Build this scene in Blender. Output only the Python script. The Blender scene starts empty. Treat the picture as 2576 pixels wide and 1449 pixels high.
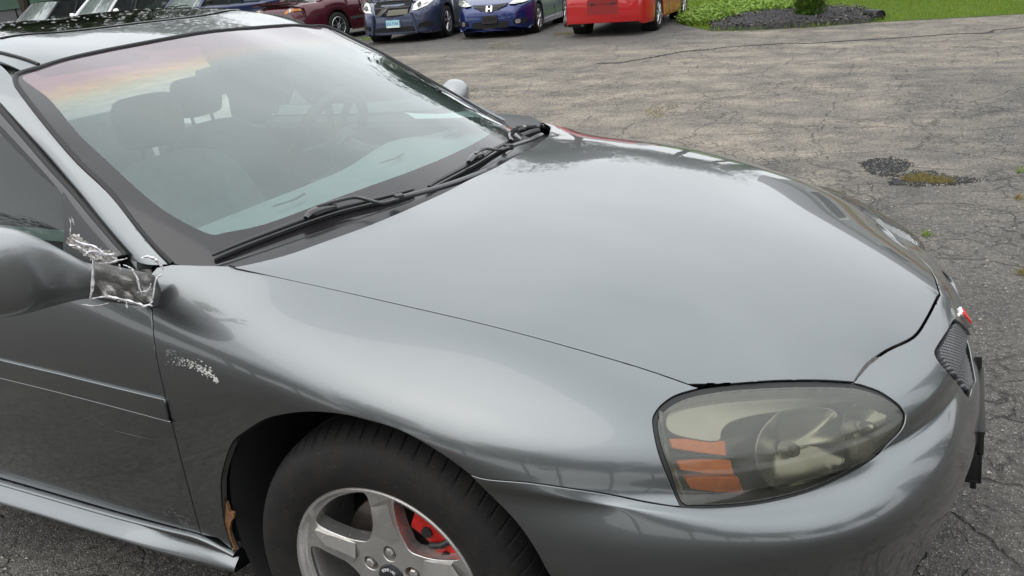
import bpy, bmesh, math, random
import numpy as np
from mathutils import Vector, Matrix
from mathutils.geometry import delaunay_2d_cdt
random.seed(7); np.random.seed(7)
sc = bpy.context.scene
C = sc.collection
# ------------------------------------------------------------------ camera
CAM = np.array([0.9376, -1.8719, 1.4466])
YAW, PITCH, ROLL, FOC = -0.51909, 0.36999, -0.10592, 2031.5
PW, PH = 2576., 1449.
def _rot(yaw, pitch, roll):
    cy, sy, cp, sp = math.cos(yaw), math.sin(yaw), math.cos(pitch), math.sin(pitch)
    f = np.array([sy*cp, cy*cp, -sp]); r = np.array([cy, -sy, 0.]); u = np.cross(r, f)
    c, s = math.cos(roll), math.sin(roll)
    return c*r+s*u, -s*r+c*u, f
CR, CU, CF = _rot(YAW, PITCH, ROLL)
cd = bpy.data.cameras.new('camera'); co = bpy.data.objects.new('camera', cd); C.objects.link(co)
cd.sensor_width = 36; cd.lens = 36*FOC/PW; cd.clip_start = .05; cd.clip_end = 3000
co.matrix_world = Matrix(((CR[0], CU[0], -CF[0], CAM[0]), (CR[1], CU[1], -CF[1], CAM[1]), (CR[2], CU[2], -CF[2], CAM[2]), (0, 0, 0, 1)))
sc.camera = co
# ------------------------------------------------------------------ world, sun, exposure
sc.view_settings.view_transform = 'Standard'; sc.view_settings.look = 'None'; sc.view_settings.gamma = 1
sc.view_settings.use_curve_mapping = False; sc.view_settings.exposure = 0.8
SUN_EL, SUN_ROT = math.radians(52), math.radians(200)
wd = bpy.data.worlds.new('World'); sc.world = wd; wd.use_nodes = True
wn = wd.node_tree; wn.nodes.clear(); wl = wn.links.new
wo = wn.nodes.new('ShaderNodeOutputWorld'); wb = wn.nodes.new('ShaderNodeBackground')
sky = wn.nodes.new('ShaderNodeTexSky'); sky.sky_type = 'NISHITA'; sky.sun_disc = False
sky.sun_elevation = SUN_EL; sky.sun_rotation = SUN_ROT; sky.air_density = 1; sky.dust_density = 3; sky.ozone_density = 1
# a closed cloud deck in front of the clear sky
tc = wn.nodes.new('ShaderNodeTexCoord'); sep = wn.nodes.new('ShaderNodeSeparateXYZ'); wl(tc.outputs['Generated'], sep.inputs[0])
mp = wn.nodes.new('ShaderNodeMapping'); mp.inputs['Scale'].default_value = (1, 1, 2.6); wl(tc.outputs['Generated'], mp.inputs[0])
cn = wn.nodes.new('ShaderNodeTexNoise'); cn.inputs['Scale'].default_value = 1.9; cn.inputs['Detail'].default_value = 5; cn.inputs['Roughness'].default_value = .5; wl(mp.outputs[0], cn.inputs[0])
cr = wn.nodes.new('ShaderNodeValToRGB'); cr.color_ramp.elements[0].position = .3; cr.color_ramp.elements[1].position = .75
cr.color_ramp.elements[0].color = (7.0, 7.35, 7.6, 1); cr.color_ramp.elements[1].color = (9.3, 9.5, 9.5, 1); wl(cn.outputs['Fac'], cr.inputs[0])
mx = wn.nodes.new('ShaderNodeMix'); mx.data_type = 'RGBA'; mx.inputs[0].default_value = .9
# an overcast sky is brighter overhead than at the horizon
zr = wn.nodes.new('ShaderNodeValToRGB'); zr.color_ramp.elements[0].position = .0; zr.color_ramp.elements[0].color = (.82, .82, .82, 1); zr.color_ramp.elements[1].position = .75; zr.color_ramp.elements[1].color = (1.25, 1.25, 1.25, 1); wl(sep.outputs[2], zr.inputs[0])
mz = wn.nodes.new('ShaderNodeMix'); mz.data_type = 'RGBA'; mz.blend_type = 'MULTIPLY'; mz.inputs[0].default_value = 1; wl(cr.outputs[0], mz.inputs[6]); wl(zr.outputs[0], mz.inputs[7])
wl(sky.outputs[0], mx.inputs[6]); wl(mz.outputs[2], mx.inputs[7]); wl(mx.outputs[2], wb.inputs[0]); wb.inputs[1].default_value = .12
wl(wb.outputs[0], wo.inputs[0])
sl = bpy.data.lights.new('sun', 'SUN'); sl.energy = .5; sl.angle = math.radians(70); sl.color = (1, .97, .93)
so = bpy.data.objects.new('sun', sl); C.objects.link(so)
_sd = Vector((math.sin(SUN_ROT)*math.cos(SUN_EL), math.cos(SUN_ROT)*math.cos(SUN_EL), math.sin(SUN_EL)))
so.rotation_euler = _sd.to_track_quat('Z', 'Y').to_euler()

# ------------------------------------------------------------------ measuring helpers
def ray(px, py):
    "direction of the line of sight through a point of the survey picture (depth normalised)"
    return CF + CR*(px-PW/2)/FOC - CU*(py-PH/2)/FOC
def proj(X):
    d = np.asarray(X, float)-CAM; z = d@CF
    return np.stack([PW/2+FOC*(d@CR)/z, PH/2-FOC*(d@CU)/z], -1)
def on_plane(px, py, ax, val):
    d = ray(px, py); t = (val-CAM[ax])/d[ax]; return CAM+t*d
# ------------------------------------------------------------------ B-spline sheets fitted to measured lines
def bas(n, t):
    "uniform cubic B-spline basis; n control points, t in 0..1 -> index, 4 weights, 4 derivative weights"
    t = np.atleast_1d(np.asarray(t, float)); s = np.clip(t, -.02, 1.02)*(n-3); i = np.clip(np.floor(s).astype(int), 0, n-4); f = s-i
    w = np.stack([(1-f)**3, 3*f**3-6*f*f+4, -3*f**3+3*f*f+3*f+1, f**3], -1)/6
    d = np.stack([-(1-f)**2*3, 9*f*f-12*f, -9*f*f+6*f+3, 3*f*f], -1)/6*(n-3)
    return i, w, d
class Sheet:
    def __init__(s, nu, nv, su, sv):
        s.nu, s.nv, s.su, s.sv = nu, nv, su, sv
        s.rows = []; s.P = None; s.stiff_v = None
    def W(s, u, v):
        iu, wu, du = bas(s.nu, u); iv, wv, dv = bas(s.nv, v)
        return iu, wu, du, iv, wv, dv
    def ev(s, u, v, der=False):
        iu, wu, du, iv, wv, dv = s.W(u, v)
        I = iu[:, None]+np.arange(4); J = iv[:, None]+np.arange(4)
        Q = s.P[I[:, :, None], J[:, None, :]]
        S = np.einsum('na,nb,nabk->nk', wu, wv, Q)
        if not der: return S
        return S, np.einsum('na,nb,nabk->nk', du, wv, Q), np.einsum('na,nb,nabk->nk', wu, dv, Q)
    def nrm(s, u, v, flip=1):
        S, a, b = s.ev(u, v, True); n = np.cross(a, b)*flip
        return S, n/np.maximum(np.linalg.norm(n, axis=1), 1e-12)[:, None]
    def start(s): s.A = []; s.B = []; 
    def add(s, u, v, M, b, w):
        "linear constraint w*(M . S(u,v)) = w*b, M rows over xyz"
        s.A.append((u, v, np.asarray(M, float)*w, b*w))
    def pix(s, u, v, px, py, w=1000., mir=False, depth=2.0):
        a = (px-PW/2)/FOC; b = (py-PH/2)/FOC; m = np.array([1, -1, 1]) if mir else 1
        M1 = (CR-a*CF); M2 = (CU+b*CF)
        s.add(u, v, M1*m, M1@CAM, w); s.add(u, v, M2*m, M2@CAM, w)
    def solve(s, smu=40, smv=40, third_u=160, third_v=160, sym_u=None):
        nu, nv = s.nu, s.nv; N = nu*nv; K = 3*N
        H = np.zeros((K, K)); g = np.zeros(K)
        def acc(idx, cf, b):
            H[np.ix_(idx, idx)] += np.outer(cf, cf); g[idx] += cf*b
        for (u, v, M, b) in s.A:
            iu, wu, du, iv, wv, dv = s.W(u, v)
            c = (wu[0][:, None]*wv[0][None]).ravel()
            nodes = ((iu[0]+np.arange(4))[:, None]*nv+(iv[0]+np.arange(4))[None]).ravel()
            idx = (nodes[:, None]*3+np.arange(3)).ravel(); cf = (c[:, None]*M[None]).ravel()
            acc(idx, cf, b)
        def st(i, j): return i*nv+j
        sv = s.stiff_v if s.stiff_v is not None else np.ones(nv)
        for k in range(3):
            for i in range(nu):
                for j in range(nv):
                    if i+2 < nu: acc(np.array([st(i, j), st(i+1, j), st(i+2, j)])*3+k, smu*np.array([1, -2, 1.]), 0)
                    if i+3 < nu: acc(np.array([st(i, j), st(i+1, j), st(i+2, j), st(i+3, j)])*3+k, third_u*np.array([1, -3, 3, -1.]), 0)
                    if j+2 < nv: acc(np.array([st(i, j), st(i, j+1), st(i, j+2)])*3+k, smv*sv[j+1]*np.array([1, -2, 1.]), 0)
                    if j+3 < nv: acc(np.array([st(i, j), st(i, j+1), st(i, j+2), st(i, j+3)])*3+k, third_v*min(sv[j+1], sv[j+2])*np.array([1, -3, 3, -1.]), 0)
                    if i+1 < nu and j+1 < nv: acc(np.array([st(i, j), st(i+1, j), st(i, j+1), st(i+1, j+1)])*3+k, smu*np.array([1, -1, -1, 1.]), 0)
        if sym_u is not None:   # mirror plane y=0 at u = sym_u (0 or 1)
            for j in range(nv):
                q = [st(nu-1, j), st(nu-2, j), st(nu-3, j)] if sym_u == 1 else [st(0, j), st(1, j), st(2, j)]
                for k in (0, 2): acc(np.array([q[0], q[2]])*3+k, 3000*np.array([1, -1.]), 0)
                acc(np.array(q)*3+1, 3000*np.array([1, 4, 1.])/6, 0)
                acc(np.array([q[0], q[2]])*3+1, 3000*np.array([1, 1.]), 0)
        H[np.arange(K), np.arange(K)] += 1e-6
        s.P = np.linalg.solve(H, g).reshape(nu, nv, 3)
    # rows: dict(v, pts=[(u,x,y,z)], sig, px=[(px,py)])
    def fit(s, rows, iters=3, sil=(), sym_u=None, extra=None, **kw):
        def interp(r, u):
            p = np.array(r['pts'], float); return np.stack([np.interp(u, p[:, 0], p[:, k]) for k in (1, 2, 3)], -1)
        for it in range(iters):
            s.start()
            for r in rows:
                sg = r.get('sig', .03); cu = 'u' in r; v = r['u'] if cu else r['v']
                W_ = (lambda t: (v, t)) if cu else (lambda t: (t, v))
                sy = r.get('sy', sg)
                for (u, x, y, z) in r['pts']:
                    for k, val in enumerate((x, y, z)):
                        M = np.zeros(3); M[k] = 1; s.add(*W_(u), M, val, 1/(sy if k == 1 else sg))
                uu = np.linspace(0, 1, 400)
                for key, mir in (('px', False), ('mpx', True)):
                    if key not in r: continue
                    S = interp(r, uu) if it == 0 else (s.ev(np.full(400, v), uu) if cu else s.ev(uu, np.full(400, v)))
                    if mir: S = S*np.array([1, -1, 1])
                    q = proj(S)
                    for (px, py) in dens(r[key], r.get('dens', 25)):
                        k = np.argmin(np.hypot(q[:, 0]-px, q[:, 1]-py)); 
                        s.pix(*W_(uu[k]), px, py, r.get('wpx', 700), mir)
            for (u, v, k, val, sg) in (extra or []):
                M = np.zeros(3); M[k] = 1; s.add(u, v, M, val, 1/sg)
            if it > 0:
                gu, gv = np.meshgrid(np.linspace(0, 1, 160), np.linspace(0, 1, 100), indexing='ij')
                S, n = s.nrm(gu.ravel(), gv.ravel())
                for (pl, mir, box, w) in sil:
                    T = S*np.array([1, -1, 1]) if mir else S; nn = n*np.array([1, -1, 1]) if mir else n
                    vd = T-CAM; fac = np.abs((vd*nn).sum(1))/np.linalg.norm(vd, axis=1); q = proj(T)
                    ok = (gu.ravel() >= box[0]) & (gu.ravel() <= box[1]) & (gv.ravel() >= box[2]) & (gv.ravel() <= box[3])
                    for (px, py) in dens(pl, 20):
                        d = np.hypot(q[:, 0]-px, q[:, 1]-py)+fac*250+(~ok)*1e6
                        k = np.argmin(d); s.pix(gu.ravel()[k], gv.ravel()[k], px, py, w, mir)
            s.solve(sym_u=sym_u, **kw)
        return s
    def uv(s, px, py, u0, v0, mir=False):
        "parameters where the sight line meets the sheet (Newton)"
        d = ray(px, py); o = CAM.copy()
        if mir: d = d*np.array([1, -1, 1]); o = o*np.array([1, -1, 1])
        e1 = np.cross(d, [0, 0, 1.]); e1 /= np.linalg.norm(e1); e2 = np.cross(d, e1); e2 /= np.linalg.norm(e2)
        u, v = u0, v0
        for _ in range(40):
            S, a, b = s.ev(u, v, True); r = S[0]-o; F = np.array([r@e1, r@e2])
            J = np.array([[a[0]@e1, b[0]@e1], [a[0]@e2, b[0]@e2]])
            try: st = np.linalg.solve(J, -F)
            except Exception: break
            l = max(1, np.abs(st).max()/.06); u += st[0]/l; v += st[1]/l
            u = min(max(u, -.02), 1.02); v = min(max(v, -.02), 1.02)
            if np.abs(st).max() < 1e-7: break
        return u, v
    def uvo(s, px, py, u, v, off, mir=False):
        "parameters of the point lying off metres above the sheet on the sight line"
        o = CAM*np.array([1, -1, 1]) if mir else CAM; d = ray(px, py)
        if mir: d = d*np.array([1, -1, 1])
        e1 = np.cross(d, [0, 0, 1.]); e1 /= np.linalg.norm(e1); e2 = np.cross(d, e1); e2 /= np.linalg.norm(e2)
        def f(u, v):
            S, n = s.nrm(u, v, s.flip); r = S[0]+n[0]*off-o; return np.array([r@e1, r@e2])
        for _ in range(25):
            F = f(u, v); h = 1e-4; J = np.stack([(f(u+h, v)-F)/h, (f(u, v+h)-F)/h], 1)
            try: st = np.linalg.solve(J, -F)
            except Exception: break
            l = max(1, np.abs(st).max()/.06); u = min(max(u+st[0]/l, -.02), 1.02); v = min(max(v+st[1]/l, -.02), 1.02)
            if np.abs(st).max() < 1e-6: break
        return u, v
    def traceo(s, pl, off, mir=False):
        "picture polyline -> 3D points floating off metres above the sheet"
        sd = s.seed(pl[0], mir); uv_ = []
        for p in pl: sd = s.uvo(p[0], p[1], *sd, off, mir); uv_.append(sd)
        S, n = s.nrm([a[0] for a in uv_], [a[1] for a in uv_], s.flip)
        P = S+n*off
        return (P*np.array([1, -1, 1]) if mir else P), uv_, n
    def across(s, pl, off):
        "like traceo but may pass over the centre line to the left half"
        sd = s.seed(pl[0], False); m = False; out = []
        for p in pl:
            t = s.uvo(p[0], p[1], *sd, off, m)
            S, n = s.nrm(*t, s.flip); P = S[0]+n[0]*off
            if m: P = P*np.array([1, -1, 1])
            q = proj(P)
            if np.hypot(q[0]-p[0], q[1]-p[1]) > 1.5:
                m = not m; t = s.uvo(p[0], p[1], .97, sd[1], off, m); S, n = s.nrm(*t, s.flip); P = S[0]+n[0]*off
                if m: P = P*np.array([1, -1, 1])
            sd = t; out.append(P)
        return np.array(out)
    flip = 1
    def trace(s, pl, seed=None, step=None, mir=False):
        "trace a whole picture polyline onto the sheet"
        out = []
        if seed is None: seed = s.seed(pl[0], mir)
        for (px, py) in (dens(pl, step) if step else pl):
            seed = s.uv(px, py, *seed, mir=mir); out.append(seed)
        return out
    def seed(s, p, mir=False, box=(0, 1, 0, 1)):
        gu, gv = np.meshgrid(np.linspace(box[0], box[1], 120), np.linspace(box[2], box[3], 80), indexing='ij')
        S, n = s.nrm(gu.ravel(), gv.ravel())
        if mir: S = S*np.array([1, -1, 1])
        q = proj(S); dist = (S-CAM)@CF
        d = np.hypot(q[:, 0]-p[0], q[:, 1]-p[1]); c = d < d.min()+12
        k = np.argmin(np.where(c, dist, 1e9)); return gu.ravel()[k], gv.ravel()[k]
def dens(pl, step):
    out = []
    for a, b in zip(pl[:-1], pl[1:]):
        n = max(1, int(math.ceil(math.hypot(b[0]-a[0], b[1]-a[1])/step)))
        for k in range(n): out.append((a[0]+(b[0]-a[0])*k/n, a[1]+(b[1]-a[1])*k/n))
    out.append(tuple(pl[-1])); return out
def smooth(pl, n=8, closed=False):
    "Catmull-Rom through 2D or 3D points"
    p = [np.array(q, float) for q in pl]; m = len(p); out = []
    for i in range(m if closed else m-1):
        g = (lambda k: p[k % m]) if closed else (lambda k: p[min(max(k, 0), m-1)])
        a, b, c, d = g(i-1), g(i), g(i+1), g(i+2)
        for k in range(n):
            t = k/n; out.append(.5*((2*b)+(-a+c)*t+(2*a-5*b+4*c-d)*t*t+(-a+3*b-3*c+d)*t**3))
    if not closed: out.append(p[-1])
    return [tuple(q) for q in out]

# ------------------------------------------------------------------ meshes cut out of the sheets
def mesh_obj(name, V, F, mat, parent=None, smooth=True, nrm=None, link=True):
    me = bpy.data.meshes.new(name); me.from_pydata([tuple(map(float, v)) for v in V], [], [tuple(int(i) for i in f) for f in F])
    if smooth: me.polygons.foreach_set('use_smooth', [True]*len(me.polygons))
    if mat is not None:
        for m in (mat if isinstance(mat, (list, tuple)) else [mat]): me.materials.append(m)
    me.update()
    if nrm is not None: me.normals_split_custom_set_from_vertices([tuple(n) for n in nrm])
    o = bpy.data.objects.new(name, me)
    if link: C.objects.link(o)
    if parent is not None: o.parent = parent
    return o
def inpoly(P, poly):
    x, y = P[:, 0], P[:, 1]; c = np.zeros(len(P), bool); n = len(poly); j = n-1
    for i in range(n):
        xi, yi = poly[i]; xj, yj = poly[j]
        if yi != yj:
            c ^= ((yi > y) != (yj > y)) & (x < (xj-xi)*(y-yi)/(yj-yi)+xi)
        j = i
    return c
def segdist(P, poly, closed=True):
    q = np.array(poly); a = q; b = np.roll(q, -1, 0)
    if not closed: a, b = a[:-1], b[:-1]
    d = np.full(len(P), 1e9)
    for i in range(len(a)):
        ab = b[i]-a[i]; L = max(ab@ab, 1e-18); t = np.clip(((P-a[i])@ab)/L, 0, 1)
        d = np.minimum(d, np.hypot(*(P-a[i]-t[:, None]*ab).T))
    return d
def cut(sheet, poly, holes=(), h=.014, gap=.002, flange=.012, side=None, centre=False, off=0., lip=True, bulge=None, flip=False):
    """region of a sheet bounded by uv polygon(s) -> verts, faces, normals (3D, right half).
    gap: pulled back from the line; flange: folded-in edge"""
    sc_ = np.array([sheet.su, sheet.sv]); side = sheet.flip if side is None else side
    loops = [np.array(poly)*sc_]+[np.array(q)*sc_ for q in holes]
    L2 = []
    for q in loops:                       # resample the outline evenly
        out = []
        for a, b in zip(q, np.roll(q, -1, 0)):
            n = max(1, int(round(np.hypot(*(b-a))/(h*.8)))); out += [a+(b-a)*k/n for k in range(n)]
        keep = [out[0]]
        for p in out[1:]:
            if np.hypot(*(p-keep[-1])) > h*.18: keep.append(p)
        L2.append(np.array(keep))
    lo = L2[0].min(0); hi = L2[0].max(0)
    xs = np.arange(lo[0]+h/2, hi[0], h); ys = np.arange(lo[1]+h/2, hi[1], h*.87)
    G = np.array([(x+(h/2 if j % 2 else 0), y) for j, y in enumerate(ys) for x in xs])
    m = inpoly(G, L2[0])
    for q in L2[1:]: m &= ~inpoly(G, q)
    G = G[m]
    for q in L2: G = G[segdist(G, q) > h*.5]
    pts = [Vector(p) for q in L2 for p in q]+[Vector(p) for p in G]
    edges = []; k = 0
    for q in L2:
        n = len(q); edges += [(k+i, k+(i+1) % n) for i in range(n)]; k += n
    r = delaunay_2d_cdt(pts, edges, [], 0, 1e-7)
    P2 = np.array([tuple(v) for v in r[0]]); T = np.array([t for t in r[2] if len(t) == 3])
    cen = P2[T].mean(1); m = inpoly(cen, L2[0])
    for q in L2[1:]: m &= ~inpoly(cen, q)
    T = T[m]; used = np.unique(T); mp = -np.ones(len(P2), int); mp[used] = np.arange(len(used)); T = mp[T]; P2 = P2[used]
    uv = P2/sc_
    S, N = sheet.nrm(uv[:, 0], uv[:, 1])
    out = N*side
    # orientation
    a, b, c = S[T[:, 0]], S[T[:, 1]], S[T[:, 2]]
    fn = np.cross(b-a, c-a); bad = (fn*out[T[:, 0]]).sum(1) < 0; T[bad] = T[bad][:, ::-1]
    from collections import defaultdict
    ec = {}
    for t in T:
        for i in range(3):
            e = (t[i], t[(i+1) % 3]); ec[e] = 1
    bd = [e for e in ec if (e[1], e[0]) not in ec]
    if centre: bd = [e for e in bd if not (abs(uv[e[0], 0]-1) < 1e-6 and abs(uv[e[1], 0]-1) < 1e-6)]
    nxt = defaultdict(list)
    V = S+out*off
    if bulge is not None: V = V+out*bulge(uv)[:, None]
    dirn = np.zeros_like(V)
    for e in bd:
        t = V[e[1]]-V[e[0]]; t /= max(np.linalg.norm(t), 1e-9)
        for k in e:
            d = np.cross(t, out[k]); dirn[k] += d
    bi = np.unique(np.array(bd).ravel()) if bd else np.array([], int)
    ln = np.linalg.norm(dirn[bi], axis=1); dirn[bi] /= np.maximum(ln, 1e-9)[:, None]
    if centre:
        cc = bi[np.abs(uv[bi, 0]-1) < 1e-6]; dirn[cc, 1] = 0
    V[bi] -= dirn[bi]*gap
    Vs = [V]; Ns = [out]; F = [tuple(t) for t in T]; base = len(V)
    if flange > 0:
        idx = {k: i for i, k in enumerate(bi)}; nb = len(bi)
        rings = []
        r1 = V[bi]+dirn[bi]*.0012-out[bi]*.0009; n1 = (dirn[bi]+out[bi]*.8)
        r2 = V[bi]+dirn[bi]*.0016-out[bi]*.003; n2 = dirn[bi]
        r3 = V[bi]+dirn[bi]*.0012-out[bi]*flange; n3 = dirn[bi]
        if not lip: r1 = V[bi]+dirn[bi]*.0003-out[bi]*.0003
        for rr, nn in ((r1, n1), (r2, n2), (r3, n3)):
            Vs.append(rr); Ns.append(nn/np.maximum(np.linalg.norm(nn, axis=1), 1e-9)[:, None])
        for e in bd:
            a, b = e; ia, ib = idx[a], idx[b]
            prev = (a, b)
            for k in range(3):
                cur = (base+k*nb+ia, base+k*nb+ib); F.append((prev[1], prev[0], cur[0], cur[1])); prev = cur
    V = np.concatenate(Vs); N = np.concatenate(Ns)
    return V, F, N
def flipy(V, F, N):
    m = np.array([1, -1, 1]); return V*m, [tuple(f)[::-1] for f in F], N*m
def join(*L):
    V = []; F = []; N = []; k = 0
    for v, f, n in L:
        V.append(v); N.append(n); F += [tuple(i+k for i in t) for t in f]; k += len(v)
    return np.concatenate(V), F, np.concatenate(N)
# ------------------------------------------------------------------ materials
def srgb(r, g, b): 
    f = lambda c: (c/255/12.92 if c/255 <= .04045 else ((c/255+.055)/1.055)**2.4)
    return (f(r), f(g), f(b), 1)
class NT:
    def __init__(s, name):
        s.m = bpy.data.materials.new(name); s.m.use_nodes = True; s.t = s.m.node_tree; s.t.nodes.clear()
        s.out = s.n('OutputMaterial')
    def n(s, k, **kw):
        nd = s.t.nodes.new('ShaderNode'+k)
        for a, b in kw.items(): setattr(nd, a, b)
        return nd
    def l(s, a, b): s.t.links.new(a, b)
    def bsdf(s, base=(.5, .5, .5, 1), rough=.5, metal=0., coat=0., coat_r=.03, spec=.5, trans=0., ior=1.45, alpha=1., emis=None):
        b = s.n('BsdfPrincipled'); I = b.inputs
        if isinstance(base, (tuple, list)): I['Base Color'].default_value = tuple(base)[:3]+(1,)
        else: s.l(base, I['Base Color'])
        for key, v in (('Roughness', rough), ('Metallic', metal), ('Coat Weight', coat), ('Coat Roughness', coat_r), ('Specular IOR Level', spec), ('Transmission Weight', trans), ('IOR', ior), ('Alpha', alpha)):
            if isinstance(v, (int, float)): I[key].default_value = v
            else: s.l(v, I[key])
        s.l(b.outputs[0], s.out.inputs[0]); s.b = b; return b
    def noise(s, scale=5, detail=4, rough=.55, co=None, out='Fac', dist=0.):
        t = s.n('TexNoise'); t.inputs['Scale'].default_value = scale; t.inputs['Detail'].default_value = detail; t.inputs['Roughness'].default_value = rough; t.inputs['Distortion'].default_value = dist
        if co is not None: s.l(co, t.inputs[0])
        return t.outputs[out]
    def vor(s, scale=5, feat='F1', co=None, out='Distance', rnd=1.):
        t = s.n('TexVoronoi', feature=feat); t.inputs['Scale'].default_value = scale; t.inputs['Randomness'].default_value = rnd
        if co is not None: s.l(co, t.inputs[0])
        return t.outputs[out]
    def ramp(s, fac, *stops, mode='LINEAR'):
        r = s.n('ValToRGB'); r.color_ramp.interpolation = mode; e = r.color_ramp.elements
        while len(e) < len(stops): e.new(.5)
        for i, (p, c) in enumerate(stops):
            e[i].position = p; e[i].color = tuple(c)[:3]+(1,) if isinstance(c, (tuple, list)) else (c, c, c, 1)
        s.l(fac, r.inputs[0]); return r.outputs[0]
    def mix(s, f, a, b, mode='MIX'):
        m = s.n('Mix', data_type='RGBA', blend_type=mode)
        for k, v in ((0, f), (6, a), (7, b)):
            if isinstance(v, (int, float)): m.inputs[k].default_value = v if k == 0 else (v, v, v, 1)
            elif isinstance(v, (tuple, list)): m.inputs[k].default_value = tuple(v)[:3]+(1,)
            else: s.l(v, m.inputs[k])
        return m.outputs[2]
    def math(s, op, a, b=0., c=0., clamp=False):
        m = s.n('Math', operation=op, use_clamp=clamp)
        for k, v in enumerate((a, b, c)):
            if isinstance(v, (int, float)): m.inputs[k].default_value = v
            else: s.l(v, m.inputs[k])
        return m.outputs[0]
    def obj(s): return s.n('TexCoord').outputs['Object']
    def pos(s): return s.n('NewGeometry').outputs['Position']
    def scale(s, co, v):
        m = s.n('Mapping'); m.inputs['Scale'].default_value = v; s.l(co, m.inputs[0]); return m.outputs[0]
    def bump(s, h, st=.3, d=.002, nrm=None):
        b = s.n('Bump'); b.inputs['Strength'].default_value = st; b.inputs['Distance'].default_value = d; s.l(h, b.inputs['Height'])
        if nrm is not None: s.l(nrm, b.inputs['Normal'])
        return b.outputs[0]
    def bn(s, h, st=.3, d=.002): s.l(s.bump(h, st, d), s.b.inputs['Normal'])
def simple(name, base, rough=.5, metal=0., coat=0., var=.12, vs=8., bump=0., bs=60., **k):
    t = NT(name); co = t.obj(); n = t.noise(vs, 5, .6, co)
    base = tuple(base)[:3]; d = tuple(c*(1-var) for c in base); e = tuple(min(1, c*(1+var)) for c in base)
    c = t.ramp(n, (.3, d), (.7, e)); r = t.math('MULTIPLY_ADD', n, .12, rough-.06)
    t.bsdf(c, r, metal, coat, **k)
    if bump: t.bn(t.noise(bs, 4, .6, co), bump, .002)
    return t.m
def paint(name, base, dark=None, flake=1., coat_r=.02, rough=.32, metal=.75, dirt=.5, orange=.5):
    t = NT(name); co = t.obj()
    fl = t.vor(900., co=co, out='Color')
    n = t.noise(3.0, 6, .6, co); fine = t.noise(45, 5, .7, co)
    base = tuple(base)[:3]
    c = t.ramp(n, (.3, tuple(x*.96 for x in base)), (.7, tuple(x*1.04 for x in base)))
    s_ = t.n('SeparateColor'); t.l(fl, s_.inputs[0])
    c = t.mix(t.math('MULTIPLY', s_.outputs[0], .25*flake), c, tuple(min(1, x*1.8) for x in base))
    # thin road dust film, heavier low on the body
    z = t.n('SeparateXYZ'); t.l(t.pos(), z.inputs[0])
    low = t.ramp(t.math('MULTIPLY_ADD', z.outputs[2], 1., 0), (.15, 1.), (.62, .12))
    dn = t.ramp(t.noise(22, 7, .75, co), (.42, 0.), (.75, 1.))
    df = t.math('MULTIPLY', t.math('MULTIPLY', low, dn), dirt*.35)
    c = t.mix(df, c, (.10, .09, .075))
    b = t.bsdf(c, t.math('MULTIPLY_ADD', df, .8, rough), t.math('MULTIPLY_ADD', df, -1.2, metal), 1., t.math('MULTIPLY_ADD', df, .6, t.math('MULTIPLY_ADD', fine, .02, coat_r)))
    # flakes tilt the base coat, the clear coat has faint orange peel
    nm = t.n('NormalMap') if False else None
    fb = t.bump(s_.outputs[1], .06*flake, .0006); t.l(fb, b.inputs['Normal'])
    t.l(t.bump(t.noise(160, 2, .5, co), .05*orange, .0006), b.inputs['Coat Normal'])
    return t.m

def glass(name, tint=(.78, .88, .85), dust=.05, band=False, rough=.01, refl=1.0, veilc=(.55, .56, .55)):
    t = NT(name); co = t.obj()
    tr = t.n('BsdfTransparent'); gl = t.n('BsdfGlossy'); df = t.n('BsdfDiffuse'); fr = t.n('Fresnel'); fr.inputs[0].default_value = 1.52
    gl.inputs['Roughness'].default_value = rough; df.inputs['Color'].default_value = veilc+(1,)
    if band:   # printed shade band along the top of the screen
        at = t.n('Attribute'); at.attribute_name = 'sv'
        c = t.ramp(at.outputs['Fac'], (.0, (.30, .16, .24)), (.13, (.42, .22, .26)), (.185, (.75, .45, .2)), (.215, (.8, .72, .38)), (.25, tint), (1., tint)) if False else t.ramp(at.outputs['Fac'], (.0, (.30, .17, .25)), (.13, (.45, .24, .28)), (.18, (.8, .5, .22)), (.215, (.85, .78, .42)), (.25, tint), (1., tint)); t.l(c, tr.inputs[0])
    else: tr.inputs[0].default_value = tint+(1,)
    m1 = t.n('MixShader'); m2 = t.n('MixShader')
    if band: t.l(t.ramp(at.outputs['Fac'], (.0, (.42, .30, .36)), (.12, (.50, .36, .40)), (.17, (.62, .50, .38)), (.22, veilc), (1., veilc)), df.inputs['Color'])
    dn = t.ramp(t.noise(4, 4, .5, co), (.3, dust*.85), (.8, dust*1.2)); dn = t.math('ADD', dn, t.ramp(at.outputs['Fac'], (.0, .16), (.16, .12), (.25, 0.))) if band else dn; t.l(dn, m1.inputs[0]); t.l(tr.outputs[0], m1.inputs[1]); t.l(df.outputs[0], m1.inputs[2])
    t.l(t.math('MULTIPLY', fr.outputs[0], refl, clamp=True), m2.inputs[0]); t.l(m1.outputs[0], m2.inputs[1]); t.l(gl.outputs[0], m2.inputs[2]); t.l(m2.outputs[0], t.out.inputs[0])
    return t.m
M = {}
M['paint'] = paint('grey_metallic_paint', (.158, .169, .173), metal=1., rough=.30, dirt=.12, flake=.18, orange=.25)
M['black_plastic'] = simple('black_plastic', (.018, .018, .019), .42, bump=.15, bs=400)
M['black_gloss'] = simple('black_gloss_plastic', (.012, .012, .013), .12, coat=.5)
M['rubber'] = simple('rubber_seal', (.012, .012, .012), .55, bump=.1, bs=200)
M['dark'] = simple('underside_black', (.006, .006, .006), .9)
M['trim'] = simple('satin_window_trim', (.05, .047, .05), .35, coat=.3)
M['frit'] = simple('printed_glass_edge', (.022, .020, .022), .1, coat=.25, spec=.5)
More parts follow.
